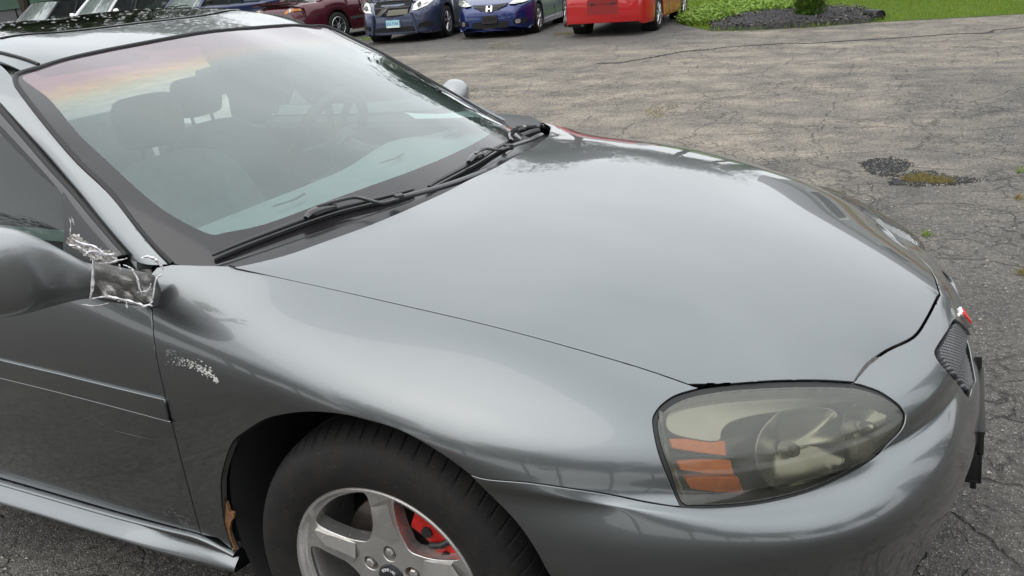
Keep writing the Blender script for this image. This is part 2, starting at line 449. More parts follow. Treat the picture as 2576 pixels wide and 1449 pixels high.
M['wind'] = glass('laminated_windshield_glass', tint=(.78, .95, .92), veilc=(.48, .64, .62), band=True, dust=.115, refl=1.7)  # diffuse film holds dust and a painted pale teal veil of reflected light
M['sideglass'] = glass('tinted_door_glass', (.56, .68, .65), dust=.03)
M['chrome'] = simple('chrome', (.75, .75, .76), .08, 1.)
M['bezel'] = simple('lamp_bezel_silver', (.42, .42, .41), .22, .9)
M['reflector'] = simple('lamp_reflector', (.34, .34, .31), .24, .9, var=.15)
M['amber'] = simple('amber_reflector', (.95, .20, .0), .35, coat=.4, var=.2, vs=60)
def lens():
    t = NT('oxidised_headlight_lens'); co = t.obj()
    tr = t.n('BsdfTransparent'); tr.inputs[0].default_value = (.68, .67, .58, 1); gl = t.n('BsdfGlossy'); gl.inputs['Roughness'].default_value = .10; df = t.n('BsdfDiffuse'); df.inputs[0].default_value = (.52, .52, .45, 1)
    z = t.n('SeparateXYZ'); t.l(co, z.inputs[0])
    top = t.ramp(z.outputs[2], (.60, .02), (.74, .11))    # sun-aged upper face
    n = t.ramp(t.noise(30, 6, .75, co), (.35, .015), (.8, .045)); f = t.math('ADD', top, n)
    fr = t.n('Fresnel'); fr.inputs[0].default_value = 1.58
    m1 = t.n('MixShader'); m2 = t.n('MixShader'); t.l(f, m1.inputs[0]); t.l(tr.outputs[0], m1.inputs[1]); t.l(df.outputs[0], m1.inputs[2])
    t.l(fr.outputs[0], m2.inputs[0]); t.l(m1.outputs[0], m2.inputs[1]); t.l(gl.outputs[0], m2.inputs[2]); t.l(m2.outputs[0], t.out.inputs[0]); return t.m
M['lens'] = lens()
def alloy():
    t = NT('worn_alloy'); co = t.obj(); n = t.noise(14, 6, .7, co); ao = t.n('AmbientOcclusion'); ao.inputs['Distance'].default_value = .03; ao.samples = 4
    rust = t.math('MULTIPLY', t.ramp(ao.outputs['AO'], (.25, 1.), (.8, 0.)), t.ramp(n, (.38, 0.), (.62, 1.)))
    sp = t.ramp(t.noise(70, 4, .7, co), (.64, 0.), (.7, .5)); rust = t.math('MAXIMUM', t.math('MULTIPLY', rust, .85), t.math('MULTIPLY', sp, .4))
    c = t.mix(rust, t.ramp(n, (.3, (.56, .55, .53)), (.7, (.70, .69, .67))), (.17, .095, .045))
    t.bsdf(c, t.math('MULTIPLY_ADD', rust, .4, .24), t.math('MULTIPLY_ADD', rust, -.7, .85)); t.bn(t.noise(120, 3, .6, co), .08, .001); return t.m
M['alloy'] = alloy()
def tyre():
    t = NT('dusty_tyre_rubber'); co = t.obj(); n = t.noise(25, 6, .7, co); sp = t.ramp(t.noise(260, 3, .7, co), (.66, 0.), (.72, 1.))
    c = t.mix(t.math('MULTIPLY', t.ramp(n, (.4, 0.), (.75, 1.)), .5), (.012, .0115, .0115), (.032, .027, .023)); c = t.mix(t.math('MULTIPLY', sp, .5), c, (.2, .17, .14))
    t.bsdf(c, t.math('MULTIPLY_ADD', n, .2, .62), spec=.3); t.bn(t.noise(180, 4, .7, co), .25, .002); return t.m
M['tyre'] = tyre()
M['caliper'] = simple('red_caliper_paint', (.45, .012, .008), .4, coat=.2, var=.35, vs=30)
M['iron'] = simple('brake_iron', (.10, .085, .075), .5, .7, var=.4, vs=20)
M['rust'] = simple('rust', (.16, .075, .03), .85, var=.5, vs=60, bump=.5, bs=200)
M['cloth'] = simple('grey_seat_cloth', (.065, .075, .078), .9, var=.2, vs=30, bump=.3, bs=500)
M['leather'] = simple('dark_interior_plastic', (.02, .021, .022), .55, bump=.3, bs=300)
M['dash'] = simple('dashboard_vinyl', (.26, .28, .28), .7, bump=.3, bs=500)
M['lighttrim'] = simple('light_grey_interior_trim', (.40, .42, .41), .8, bump=.2, bs=300)
M['paper'] = simple('paper', (.78, .80, .77), .8, var=.03)
M['red'] = simple('red_emblem', (.6, .02, .015), .25, coat=.5)
M['chip'] = simple('bare_primer_chip', (.5, .5, .48), .7, var=.2, vs=80)
M['white'] = simple('white_print', (.75, .75, .75), .6)
def tape():
    t = NT('clear_packing_tape'); co = t.obj(); n = t.noise(16, 5, .6, co, dist=1.5)
    tr = t.n('BsdfTransparent'); tr.inputs[0].default_value = (.86, .84, .80, 1); b = t.n('BsdfPrincipled'); b.inputs['Base Color'].default_value = (.74, .71, .69, 1); b.inputs['Roughness'].default_value = .22
    at = t.n('Attribute'); at.attribute_name = 'cr'
    f = t.math('ADD', t.ramp(n, (.54, .03), (.68, .3)), t.math('MULTIPLY', at.outputs['Fac'], .8), clamp=True)
    m = t.n('MixShader'); t.l(f, m.inputs[0]); t.l(tr.outputs[0], m.inputs[1]); t.l(b.outputs[0], m.inputs[2]); t.l(m.outputs[0], t.out.inputs[0])
    t.l(t.bump(t.noise(60, 5, .7, co), .8, .004), b.inputs['Normal']); return t.m
M['tape'] = tape()
M['paint_m'] = paint('weathered_mirror_paint', (.26, .27, .275), metal=.9, rough=.42, dirt=.3, flake=.3, coat_r=.12)
M['crease'] = simple('whitened_tape_crease', (.68, .66, .68), .3, var=.25, vs=90)
# ------------------------------------------------------------------ the near car's surfaces
ST = [0, .19, .37, .445, .53, .615, .695, .765, .84, .92, 1.0]
def row(v, xyz, **k):
    return dict(v=v, pts=[(ST[i],)+tuple(p) for i, p in xyz], **k)
def E_(l): return list(enumerate(l))
GAP = [(573, 669), (690, 695), (832, 726), (1016, 768), (1200, 810.5), (1368, 854.4), (1606, 923), (1757, 975.5)]
HLTOP = [(1839, 965), (1954, 957), (2068, 956), (2149, 961)]
NOSE = [(2149, 961), (2184, 920), (2234, 883), (2300, 850), (2334, 803), (2367, 737)]
CREASE = [(1817, 1326), (1950, 1339), (2084, 1326), (2217, 1286), (2317, 1219), (2384, 1153), (2410, 1099)]

side = Sheet(36, 26, 3.4, .98); side.flip = -1
GR = .05
def up(l, d=.035):      # the row lying inboard of the gap line, on the same skin
    return l
rows = [
 row(0, E_([(-1.9, -.76, .975), (-1.2, -.77, .97), (-.517, -.755, .955), (-.25, -.69, .93), (0, -.672, .898), (.3, -.648, .845), (.56, -.62, .772), (.69, -.49, .742), (.79, -.34, .72), (.868, -.2, .705), (.91, 0, .715)]), sig=.03),
 row(.05, E_([(-1.9, -.79, .955), (-1.2, -.80, .95), (-.517, -.785, .938), (-.25, -.735, .915), (0, -.715, .885), (.3, -.69, .83), (.593, -.662, .753), (.73, -.52, .725), (.83, -.37, .70), (.908, -.218, .69), (.95, 0, .70)]), px=[(433, 665), (573, 669)]+GAP+HLTOP+NOSE, sig=.02, wpx=200),
 row(.16, E_([(-1.9, -.85, .87), (-1.2, -.85, .87), (-.53, -.845, .86), (-.25, -.83, .86), (0, -.815, .835), (.3, -.838, .775), (.597, -.765, .705), (.765, -.595, .685), (.87, -.42, .665), (.955, -.23, .65), (.99, 0, .665)]), sig=.03),
 row(.30, E_([(-1.9, -.885, .77), (-1.2, -.885, .77), (-.53, -.875, .77), (-.25, -.885, .77), (0, -.893, .76), (.3, -.890, .705), (.60, -.803, .65), (.805, -.625, .625), (.90, -.45, .62), (.985, -.235, .60), (1.03, 0, .60)]), sig=.03),
 row(.42, E_([(-1.9, -.895, .65), (-1.2, -.895, .65), (-.53, -.885, .66), (-.25, -.9, .68), (0, -.908, .69), (.3, -.90, .655), (.605, -.810, .606), (.80, -.625, .60), (.90, -.455, .585), (.97, -.25, .56), (1.01, 0, .56)]), sig=.02, sy=.012),
 row(.47, E_([(-1.9, -.895, .59), (-1.2, -.895, .59), (-.53, -.885, .60), (-.25, -.898, .62), (0, -.907, .635), (.3, -.904, .635), (.62, -.816, .594), (.828, -.652, .585), (.932, -.465, .568), (.99, -.255, .552), (1.015, 0, .55)]), sig=.012),
 row(.52, E_([(-1.9, -.895, .53), (-1.2, -.895, .53), (-.53, -.885, .54), (-.25, -.895, .56), (0, -.905, .58), (.3, -.906, .605), (.632, -.836, .578), (.852, -.68, .563), (.96, -.475, .545), (1.008, -.26, .536), (1.03, 0, .53)]), px=CREASE, sig=.02),
 row(.57, E_([(-1.9, -.895, .49), (-1.2, -.895, .49), (-.53, -.885, .50), (-.25, -.895, .52), (0, -.905, .54), (.31, -.906, .56), (.637, -.845, .535), (.862, -.692, .515), (.968, -.475, .49), (1.015, -.26, .495), (1.04, 0, .495)]), sig=.012),
 row(.72, E_([(-1.9, -.89, .40), (-1.2, -.89, .40), (-.53, -.885, .40), (-.25, -.89, .41), (0, -.9, .43), (.33, -.90, .45), (.62, -.86, .42), (.85, -.70, .40), (.965, -.48, .40), (1.012, -.26, .40), (1.035, 0, .40)]), sig=.03, sy=.015),
 row(.87, E_([(-1.9, -.88, .29), (-1.2, -.88, .29), (-.53, -.885, .29), (-.25, -.89, .29), (0, -.9, .29), (.36, -.895, .30), (.62, -.85, .28), (.84, -.69, .27), (.94, -.47, .27), (.99, -.26, .27), (1.01, 0, .27)]), sig=.03, sy=.015),
 row(1.0, E_([(-1.9, -.87, .20), (-1.2, -.87, .20), (-.53, -.875, .20), (-.25, -.88, .2), (0, -.88, .2), (.36, -.88, .2), (.62, -.83, .18), (.82, -.67, .18), (.90, -.45, .18), (.95, -.25, .18), (.97, 0, .18)]), sig=.03),
]
SILR = [(2447, 1166), (2430, 1200), (2400, 1266), (2367, 1326), (2334, 1380), (2290, 1449)]
_sv = np.ones(26); _sv[10:15] = .3; side.stiff_v = _sv
side.fit(rows, iters=4, sil=[(SILR, False, (.6, 1, .5, 1), 200)], sym_u=1, smu=15, smv=8, third_u=90, third_v=30)
def tr(sh, pl, **k): return sh.trace(pl, **k)
gap_uv = side.trace(smooth(GAP, 3))
gap3 = side.ev([p[0] for p in gap_uv], [p[1] for p in gap_uv])
# hood: u 0 beyond the right gap .. 1 centre line, v 0 rear .. 1 front
HREAR = [(603, 669), (714, 643), (820, 606), (925, 568), (1030, 524), (1136, 476), (1241, 420), (1329, 367), (1361, 339)]
FARSIL = [(1459, 308), (1559, 322), (1659, 338), (1717, 350), (1800, 363), (1884, 387), (1967, 408), (2020, 427), (2100, 453), (2150, 483), (2200, 520), (2230, 563), (2284, 616), (2317, 663), (2367, 720)]
hood = Sheet(22, 24, .8, 1.4); hood.flip = -1
U5 = [0, .08, .3, .55, .8, 1]
def hr(v, l, **k): return dict(v=v, pts=[(u,)+tuple(p) for u, p in zip(U5, l)], **k)
hrows = [
 hr(0, [(-.40, -.81, .935), (-.38, -.75, .943), (-.31, -.56, .957), (-.27, -.37, .965), (-.25, -.18, .968), (-.245, 0, .968)]),
 hr(.07, [(-.36, -.80, .92), (-.35, -.74, .935), (-.24, -.56, .953), (-.19, -.37, .962), (-.165, -.18, .967), (-.155, 0, .968)], px=HREAR[:6], mpx=HREAR[6:], wpx=300),
 hr(.35, [(.0, -.775, .855), (.0, -.715, .885), (.02, -.54, .92), (.04, -.36, .938), (.06, -.18, .945), (.06, 0, .947)]),
 hr(.6, [(.31, -.75, .80), (.31, -.69, .83), (.33, -.53, .868), (.36, -.36, .888), (.38, -.18, .896), (.38, 0, .898)]),
 hr(.8, [(.56, -.72, .745), (.56, -.67, .768), (.60, -.51, .80), (.65, -.35, .812), (.69, -.17, .815), (.70, 0, .815)]),
 hr(.93, [(.70, -.66, .67), (.69, -.60, .71), (.73, -.46, .742), (.79, -.33, .745), (.85, -.17, .745), (.87, 0, .745)]),
 hr(1.0, [(.78, -.66, .63), (.77, -.59, .67), (.82, -.45, .69), (.875, -.32, .685), (.945, -.17, .68), (.965, 0, .68)]),
]
ex = []
def tie(sheet, uv_, P3, sg=.0015):
    out = []
    for (u, v), p in zip(uv_, P3):
        for k in range(3): out.append((u, v, k, p[k], sg))
    return out
gs = np.array([.08]*len(gap3)); gl = np.linspace(.055, .8, len(gap3))
hlt = side.trace(dens(HLTOP, 30)); nos = side.trace(dens(NOSE, 30))
h3 = side.ev([p[0] for p in hlt], [p[1] for p in hlt]); n3 = side.ev([p[0] for p in nos], [p[1] for p in nos])
def hood_pass(first):
    ex = []
    for P3 in (gap3, h3, n3):
        for p in P3:
            if first: continue
            k = np.argmin(((HG-p)**2).sum(1)); u, v = HU[k]
            for a in range(3): ex.append((u, v, a, p[a]+(.001 if a == 2 else 0), .003))
    hood.fit(hrows, iters=2, sil=[], sym_u=1, smu=15, smv=15, third_u=110, third_v=110, extra=ex)
hood_pass(True)
for _ in range(2):
    gu, gv = np.meshgrid(np.linspace(0, 1, 90), np.linspace(0, 1, 120), indexing='ij'); HU = np.stack([gu.ravel(), gv.ravel()], -1); HG = hood.ev(HU[:, 0], HU[:, 1])
    hood_pass(False)
# windscreen: u 0 right edge .. 1 centre, v 0 top .. 1 bottom
WSL = [(433, 665), (383, 616), (333, 556), (277, 483), (200, 410), (133, 333), (67, 250), (36, 205)]
WST = [(90, 174), (160, 152), (247, 132), (333, 115), (467, 90), (600, 68), (747, 55)]
WSR = [(783, 58), (859, 85), (939, 122), (1019, 167), (1092, 208), (1159, 248), (1225, 287), (1289, 325)]
scr = Sheet(12, 14, .8, 1.15); scr.flip = -1
def bl(a, b, t, bz): return tuple(a[k]+(b[k]-a[k])*t+(bz if k == 2 else bz*.5*(k == 0)) for k in range(3))
top_ = [(-1.19, -.545, 1.34), (-1.17, -.28, 1.36), (-1.16, 0, 1.367)]; bot_ = [(-.43, -.82, .885), (-.22, -.44, .900), (-.13, 0, .905)]
srows = [dict(v=t, pts=[(u,)+bl(a, b, t, z*4*t*(1-t)) for u, a, b, z in zip((0, .5, 1), top_, bot_, (.008, .02, .024))], sig=.03) for t in (0, .25, .5, .75, 1)]
srows[0]['px'] = WST[:4]; srows[0]['mpx'] = WST[5:]
srows.append(dict(u=0, pts=[(t,)+bl(top_[0], bot_[0], t, .01*4*t*(1-t)) for t in (0, .25, .5, .75, 1)], px=WSL[::-1][1:]+[(480, 715)], mpx=WSR, sig=.03))
scr.fit(srows, iters=4, sym_u=1, smu=8, smv=8, third_u=60, third_v=60)
# roof: u 0 right edge .. 1 centre, v 0 front .. 1 rear
roof = Sheet(12, 14, .6, 1.2)
rr = [dict(v=v, pts=[(0, x0, -.56, z0), (.5, x1, -.30, z1), (1, x2, 0, z2)], sig=.015) for v, x0, z0, x1, z1, x2, z2 in (
 (0, -1.175, 1.333, -1.16, 1.357, -1.15, 1.364), (.15, -1.34, 1.372, -1.33, 1.400, -1.325, 1.408), (.3, -1.52, 1.39, -1.51, 1.420, -1.51, 1.428), (.5, -1.75, 1.397, -1.75, 1.430, -1.75, 1.438), (.75, -2.05, 1.395, -2.05, 1.43, -2.05, 1.438), (1, -2.35, 1.38, -2.35, 1.415, -2.35, 1.425))]
ROOFS = [(208, 39), (286, 31), (417, 23), (521, 22), (599, 25), (671, 34), (741, 50)]
rr[0]['px'] = WST[:4]; rr[0]['mpx'] = WST[5:]
roof.fit(rr, iters=4, sym_u=1, sil=[(ROOFS, True, (0, 1, 0, 1), 200)], smu=8, smv=8, third_u=50, third_v=50)
# pillar and cant rail: u 0 bottom .. 1 rear, v 0 screen edge .. 1 door frame edge
pil = Sheet(22, 6, 1.9, .13)
PILL = [(317, 638), (283, 600), (233, 540), (187, 483), (133, 423), (80, 360), (0, 267)]
pu = [0, .1, .3, .45, .65, 1]
prow = [dict(v=0, pts=[(u,)+p for u, p in zip(pu, [(-.50, -.79, .93), (-.63, -.742, 1.015), (-.91, -.643, 1.19), (-1.185, -.558, 1.337), (-1.5, -.562, 1.382), (-2.2, -.56, 1.39)])], px=WSL+[(29, 185), (8, 163), (-30, 146)], sig=.02, wpx=500),
 dict(v=.5, pts=[(u,)+p for u, p in zip(pu, [(-.56, -.812, .925), (-.68, -.775, 1.0), (-.95, -.69, 1.17), (-1.23, -.613, 1.305), (-1.5, -.60, 1.36), (-2.2, -.60, 1.37)])], sig=.03),
 dict(v=1, pts=[(u,)+p for u, p in zip(pu, [(-.63, -.825, .92), (-.745, -.80, .985), (-1.0, -.725, 1.14), (-1.28, -.66, 1.265), (-1.55, -.64, 1.32), (-2.2, -.64, 1.335)])], px=PILL, sig=.03, wpx=500)]
pil.fit(prow, iters=4, smu=15, smv=10, third_u=60, third_v=10)
# door glass sheet: u 0 front .. 1 rear, v 0 upper edge .. 1 belt
gls = Sheet(12, 8, 1.3, .4)
gls_rows = [dict(v=v, pts=[(0, -.60+0*v, -.825+.0*v, .93-.02*v), (.25, -.86-.02*v*0, -.765-.05*v, 1.075-.145*v), (.5, -1.12, -.70-.105*v, 1.20-.265*v), (.75, -1.42, -.655-.15*v, 1.30-.365*v), (1, -1.9, -.64-.165*v, 1.33-.39*v)], sig=.015) for v in (0, .5, 1)]
gls_rows[0]['px'] = PILL[::1]
gls.fit(gls_rows, iters=3, smu=8, smv=8, third_u=30, third_v=30)
#END-SURF
# ------------------------------------------------------------------ building helpers
def empty(name, loc=(0, 0, 0), rz=0., parent=None):
    o = bpy.data.objects.new(name, None); C.objects.link(o); o.location = loc; o.rotation_euler = (0, 0, rz); o.empty_display_size = .1
    if parent is not None: o.parent = parent
    return o
def tag(o, label=None, cat=None, group=None, kind=None):
    for k, v in (('label', label), ('category', cat), ('group', group), ('kind', kind)):
        if v: o[k] = v
    return o
def sol(name, r, mat, parent): return mesh_obj(name, r[0], r[1], mat, parent, True, r[2])
class MB:
    "collects simple solids into one mesh"
    def __init__(s): s.V = []; s.F = []; s.mi = []
    def add(s, V, F, m=0):
        k = len(s.V); s.V += [tuple(map(float, v)) for v in V]; s.F += [tuple(i+k for i in f) for f in F]; s.mi += [m]*len(F)
    def box(s, c, d, rot=None, m=0, taper=1.):
        V = []
        for z in (-1, 1):
            for y in (-1, 1):
                for x in (-1, 1):
                    t = taper if z > 0 else 1
                    p = Vector((x*d[0]/2*t, y*d[1]/2*t, z*d[2]/2))
                    if rot is not None: p = rot @ p
                    V.append(Vector(c)+p)
        s.add(V, [(0, 2, 3, 1), (4, 5, 7, 6), (0, 1, 5, 4), (2, 6, 7, 3), (0, 4, 6, 2), (1, 3, 7, 5)], m)
    def tube(s, pts, r, n=8, m=0, cap=True, sq=1., up=(0, 0, 1)):
        P = [Vector(p) for p in pts]; R = r if isinstance(r, (list, tuple)) else [r]*len(P); V = []; F = []
        for i, p in enumerate(P):
            t = (P[min(i+1, len(P)-1)]-P[max(i-1, 0)]).normalized(); a = t.cross(Vector(up))
            if a.length < 1e-4: a = t.cross(Vector((0, 1, 0)))
            a.normalize(); b = a.cross(t)
            for k in range(n):
                an = 2*math.pi*(k+.5)/n; V.append(p+a*math.cos(an)*R[i]+b*math.sin(an)*R[i]*sq)
        for i in range(len(P)-1):
            for k in range(n): F.append((i*n+k, i*n+(k+1) % n, (i+1)*n+(k+1) % n, (i+1)*n+k))
        if cap: F += [tuple(range(n))[::-1], tuple((len(P)-1)*n+k for k in range(n))]
        s.add(V, F, m)
    def loft(s, rings, m=0, cap=True, closed=True):
        n = len(rings[0]); V = [p for r in rings for p in r]; F = []
        for i in range(len(rings)-1):
            for k in range(n if closed else n-1): F.append((i*n+k, i*n+(k+1) % n, (i+1)*n+(k+1) % n, (i+1)*n+k))
        if cap: F += [tuple(range(n))[::-1], tuple((len(rings)-1)*n+k for k in range(n))]
        s.add(V, F, m)
    def lathe(s, prof, o, ax, n=48, m=0, a0=0, a1=2*math.pi, closed=False):
        "profile (r, h) about axis ax through o"
        ax = Vector(ax).normalized(); e = ax.cross(Vector((0, 0, 1))); e = e.normalized() if e.length > 1e-3 else Vector((1, 0, 0)); f = e.cross(ax)
        V = []; F = []; full = abs(a1-a0-2*math.pi) < 1e-6; N = n if full else n+1
        for k in range(N):
            an = a0+(a1-a0)*k/n
            for r, h in prof: V.append(Vector(o)+ax*h+(e*math.cos(an)+f*math.sin(an))*r)
        q = len(prof)
        for k in range(n):
            k2 = (k+1) % N
            for i in range(q if closed else q-1):
                j = (i+1) % q; F.append((k*q+i, k2*q+i, k2*q+j, k*q+j))
        s.add(V, F, m)
    def prism(s, poly, n, d, m=0):
        "planar 3D polygon extruded by vector n*d"
        P = [Vector(p) for p in poly]; q = [p+Vector(n)*d for p in P]; k = len(P)
        s.add(P+q, [tuple(range(k))[::-1], tuple(range(k, 2*k))]+[(i, (i+1) % k, k+(i+1) % k, k+i) for i in range(k)], m)
    def build(s, name, mat, parent=None, smooth=True, bevel=0., angle=40, sub=0):
        me = bpy.data.meshes.new(name); me.from_pydata(s.V, [], s.F)
        for m_ in (mat if isinstance(mat, (list, tuple)) else [mat]): me.materials.append(m_)
        me.polygons.foreach_set('material_index', s.mi)
        bm = bmesh.new(); bm.from_mesh(me)
        bmesh.ops.remove_doubles(bm, verts=bm.verts, dist=1e-6)
        bmesh.ops.recalc_face_normals(bm, faces=bm.faces)
        if bevel > 0:
            ed = [e for e in bm.edges if len(e.link_faces) == 2 and e.calc_face_angle(0) > math.radians(30)]
            bmesh.ops.bevel(bm, geom=ed, offset=bevel, segments=2, affect='EDGES', profile=.6, clamp_overlap=True)
        for f in bm.faces: f.smooth = smooth
        for e in bm.edges:
            if len(e.link_faces) == 2 and e.calc_face_angle(0) > math.radians(angle): e.smooth = False
        bm.to_mesh(me); bm.free()
        o = bpy.data.objects.new(name, me); C.objects.link(o)
        if parent is not None: o.parent = parent
        if sub:
            md = o.modifiers.new('s', 'SUBSURF'); md.levels = md.render_levels = sub
        return o
def arcpts(c, r, a0, a1, n, ex=(1, 0, 0), ez=(0, 0, 1)):
    c, ex, ez = Vector(c), Vector(ex), Vector(ez)
    return [c+ex*math.cos(a0+(a1-a0)*k/n)*r+ez*math.sin(a0+(a1-a0)*k/n)*r for k in range(n+1)]
# ================================================================== the near car
car = tag(empty('sedan', (0, 0, 0)), 'grey metallic sedan close to the camera with hazy headlight and taped mirror arm', 'car')
ARCH = [(590, 1388), (583, 1379), (563, 1316), (555, 1233), (560, 1183), (583, 1116), (617, 1086), (667, 1056), (717, 1043), (783, 1037), (859, 1043), (925, 1058), (992, 1078), (1059, 1111), (1126, 1153), (1182, 1195)]
ARCHF = [(1182, 1195), (1226, 1240), (1292, 1306), (1340, 1372), (1379, 1443)]
GAPD = [(379, 690), (382, 776), (391, 883), (410, 972), (432, 1063), (468, 1206), (507, 1346)]
SEAM = [(1182, 1195), (1226, 1206), (1326, 1214), (1426, 1228), (1526, 1243), (1626, 1263), (1710, 1275)]
HLL = [(1756, 977), (1702, 993), (1667, 1016), (1647, 1042), (1643, 1068), (1656, 1134), (1679, 1197), (1712, 1273)]
HLB = [(1710, 1275), (1753, 1277), (1825, 1275), (1897, 1268), (1982, 1251), (2054, 1228), (2126, 1194), (2197, 1151), (2249, 1105), (2272, 1077), (2279, 1050), (2272, 1030), (2255, 1011), (2212, 982), (2149, 961)]
T = lambda pl, seed=None: side.trace(pl, seed)
def px3(*pts): return [tuple(q) for q in proj(np.array(pts))]
uD = T(smooth(GAPD, 3))
seam = T(smooth(SEAM, 3)); arch = T(smooth(ARCH, 4))
archf = T(smooth(ARCHF, 3)+px3((.437, -.9, .42), (.445, -.9, .34), (.43, -.89, .24), (.42, -.88, .2)))
hll = T(smooth(HLL, 4)); hlb = T(smooth(HLB, 4)); gapu = T(smooth(GAP, 4)); fend_top = T([(395, 672), (433, 665), (500, 667), (573, 669)])
hltop = T(smooth([(1756, 976)]+HLTOP, 4)); nose = T(smooth(NOSE, 4))
rockl = T([(507, 1346), (548, 1354), (590, 1388)])
nose = [p for p in nose if p[0] < .998]+[(1., T([(2367, 737)])[0][1])]
FENDER = fend_top+gapu[1:]+hll[1:]+seam[::-1][1:]+arch[::-1][1:]+rockl[::-1][1:]+uD[::-1][1:]
BUMP = seam+hlb[1:]+nose[1:]+[(1., .5), (1., .98)]+[(.85, .98), (.7, .98)]+archf[::-1][:-1]
DOOR = [(0., .06), (.1, .06), (.2, .06), (.3, .06)]+uD+T([(507, 1346), (300, 1290), (0, 1203)])[1:]+[(0., .93)]
GRI = [(2403, 803), (2384, 832), (2356, 876), (2353, 892), (2366, 915), (2410, 966), (2437, 999), (2447, 975), (2458, 950), (2452, 915), (2434, 862), (2417, 820)]
gri = T(smooth(GRI, 4, True))
# a ditch behind the moulding line is not cut: the moulding is a raised strip on the door
fr = cut(side, FENDER, h=.0127, gap=.0022)
sol('fender', fr, M['paint'], car); sol('fender', flipy(*fr), M['paint'], car)
b = cut(side, BUMP, centre=True, h=.012, holes=[gri], flange=.010)
sol('front_bumper', join(b, flipy(*b)), M['paint'], car)
d = cut(side, DOOR, h=.016, gap=.0042)
door = sol('front_door', d, M['paint'], car); ldoor = sol('front_door', flipy(*d), M['paint'], car)
hg = hood.trace(smooth(GAP, 4)); hh = hood.trace(smooth(HLTOP, 4)); hn = hood.trace(smooth([(x-4*min(1, max(0, (x-2149)/12)), y-3*min(1, max(0, (x-2149)/12))) for x, y in NOSE], 4)); hrn = hood.trace(smooth([(575, 667)]+HREAR[:6], 4))
hn = [p for p in hn if p[0] < .998]; hn.append((1., hood.uv(2364, 734, *hn[-1])[1]))
HOOD = hrn[:-1]+[(1., hrn[-1][1])]+[(1., .5)]+hn[::-1]+hh[::-1][1:]+hg[::-1][1:-1]
hd = cut(hood, HOOD, centre=True, h=.0132, gap=.0022, flange=.018)
sol('hood', join(hd, flipy(*hd)), M['paint'], car)
# dark structure under the skin, so that the joints read as gaps
LPV = None
def inner(sheet, poly, off, nm, centre=True, h=.05, mat='dark', holes=()):
    r = cut(sheet, poly, holes=holes, centre=centre, h=h, flange=0, gap=0, off=off); mesh_obj(nm, *r[:2], M[mat], car, True); return mesh_obj(nm, *flipy(*r)[:2], M[mat], car, True)
inner(side, [(0, .08), (.36, .08)]+[p for p in gapu]+hll+seam[::-1]+arch[::-1]+[(.3, .93), (0, .93)], -.03, 'inner_structure', False)
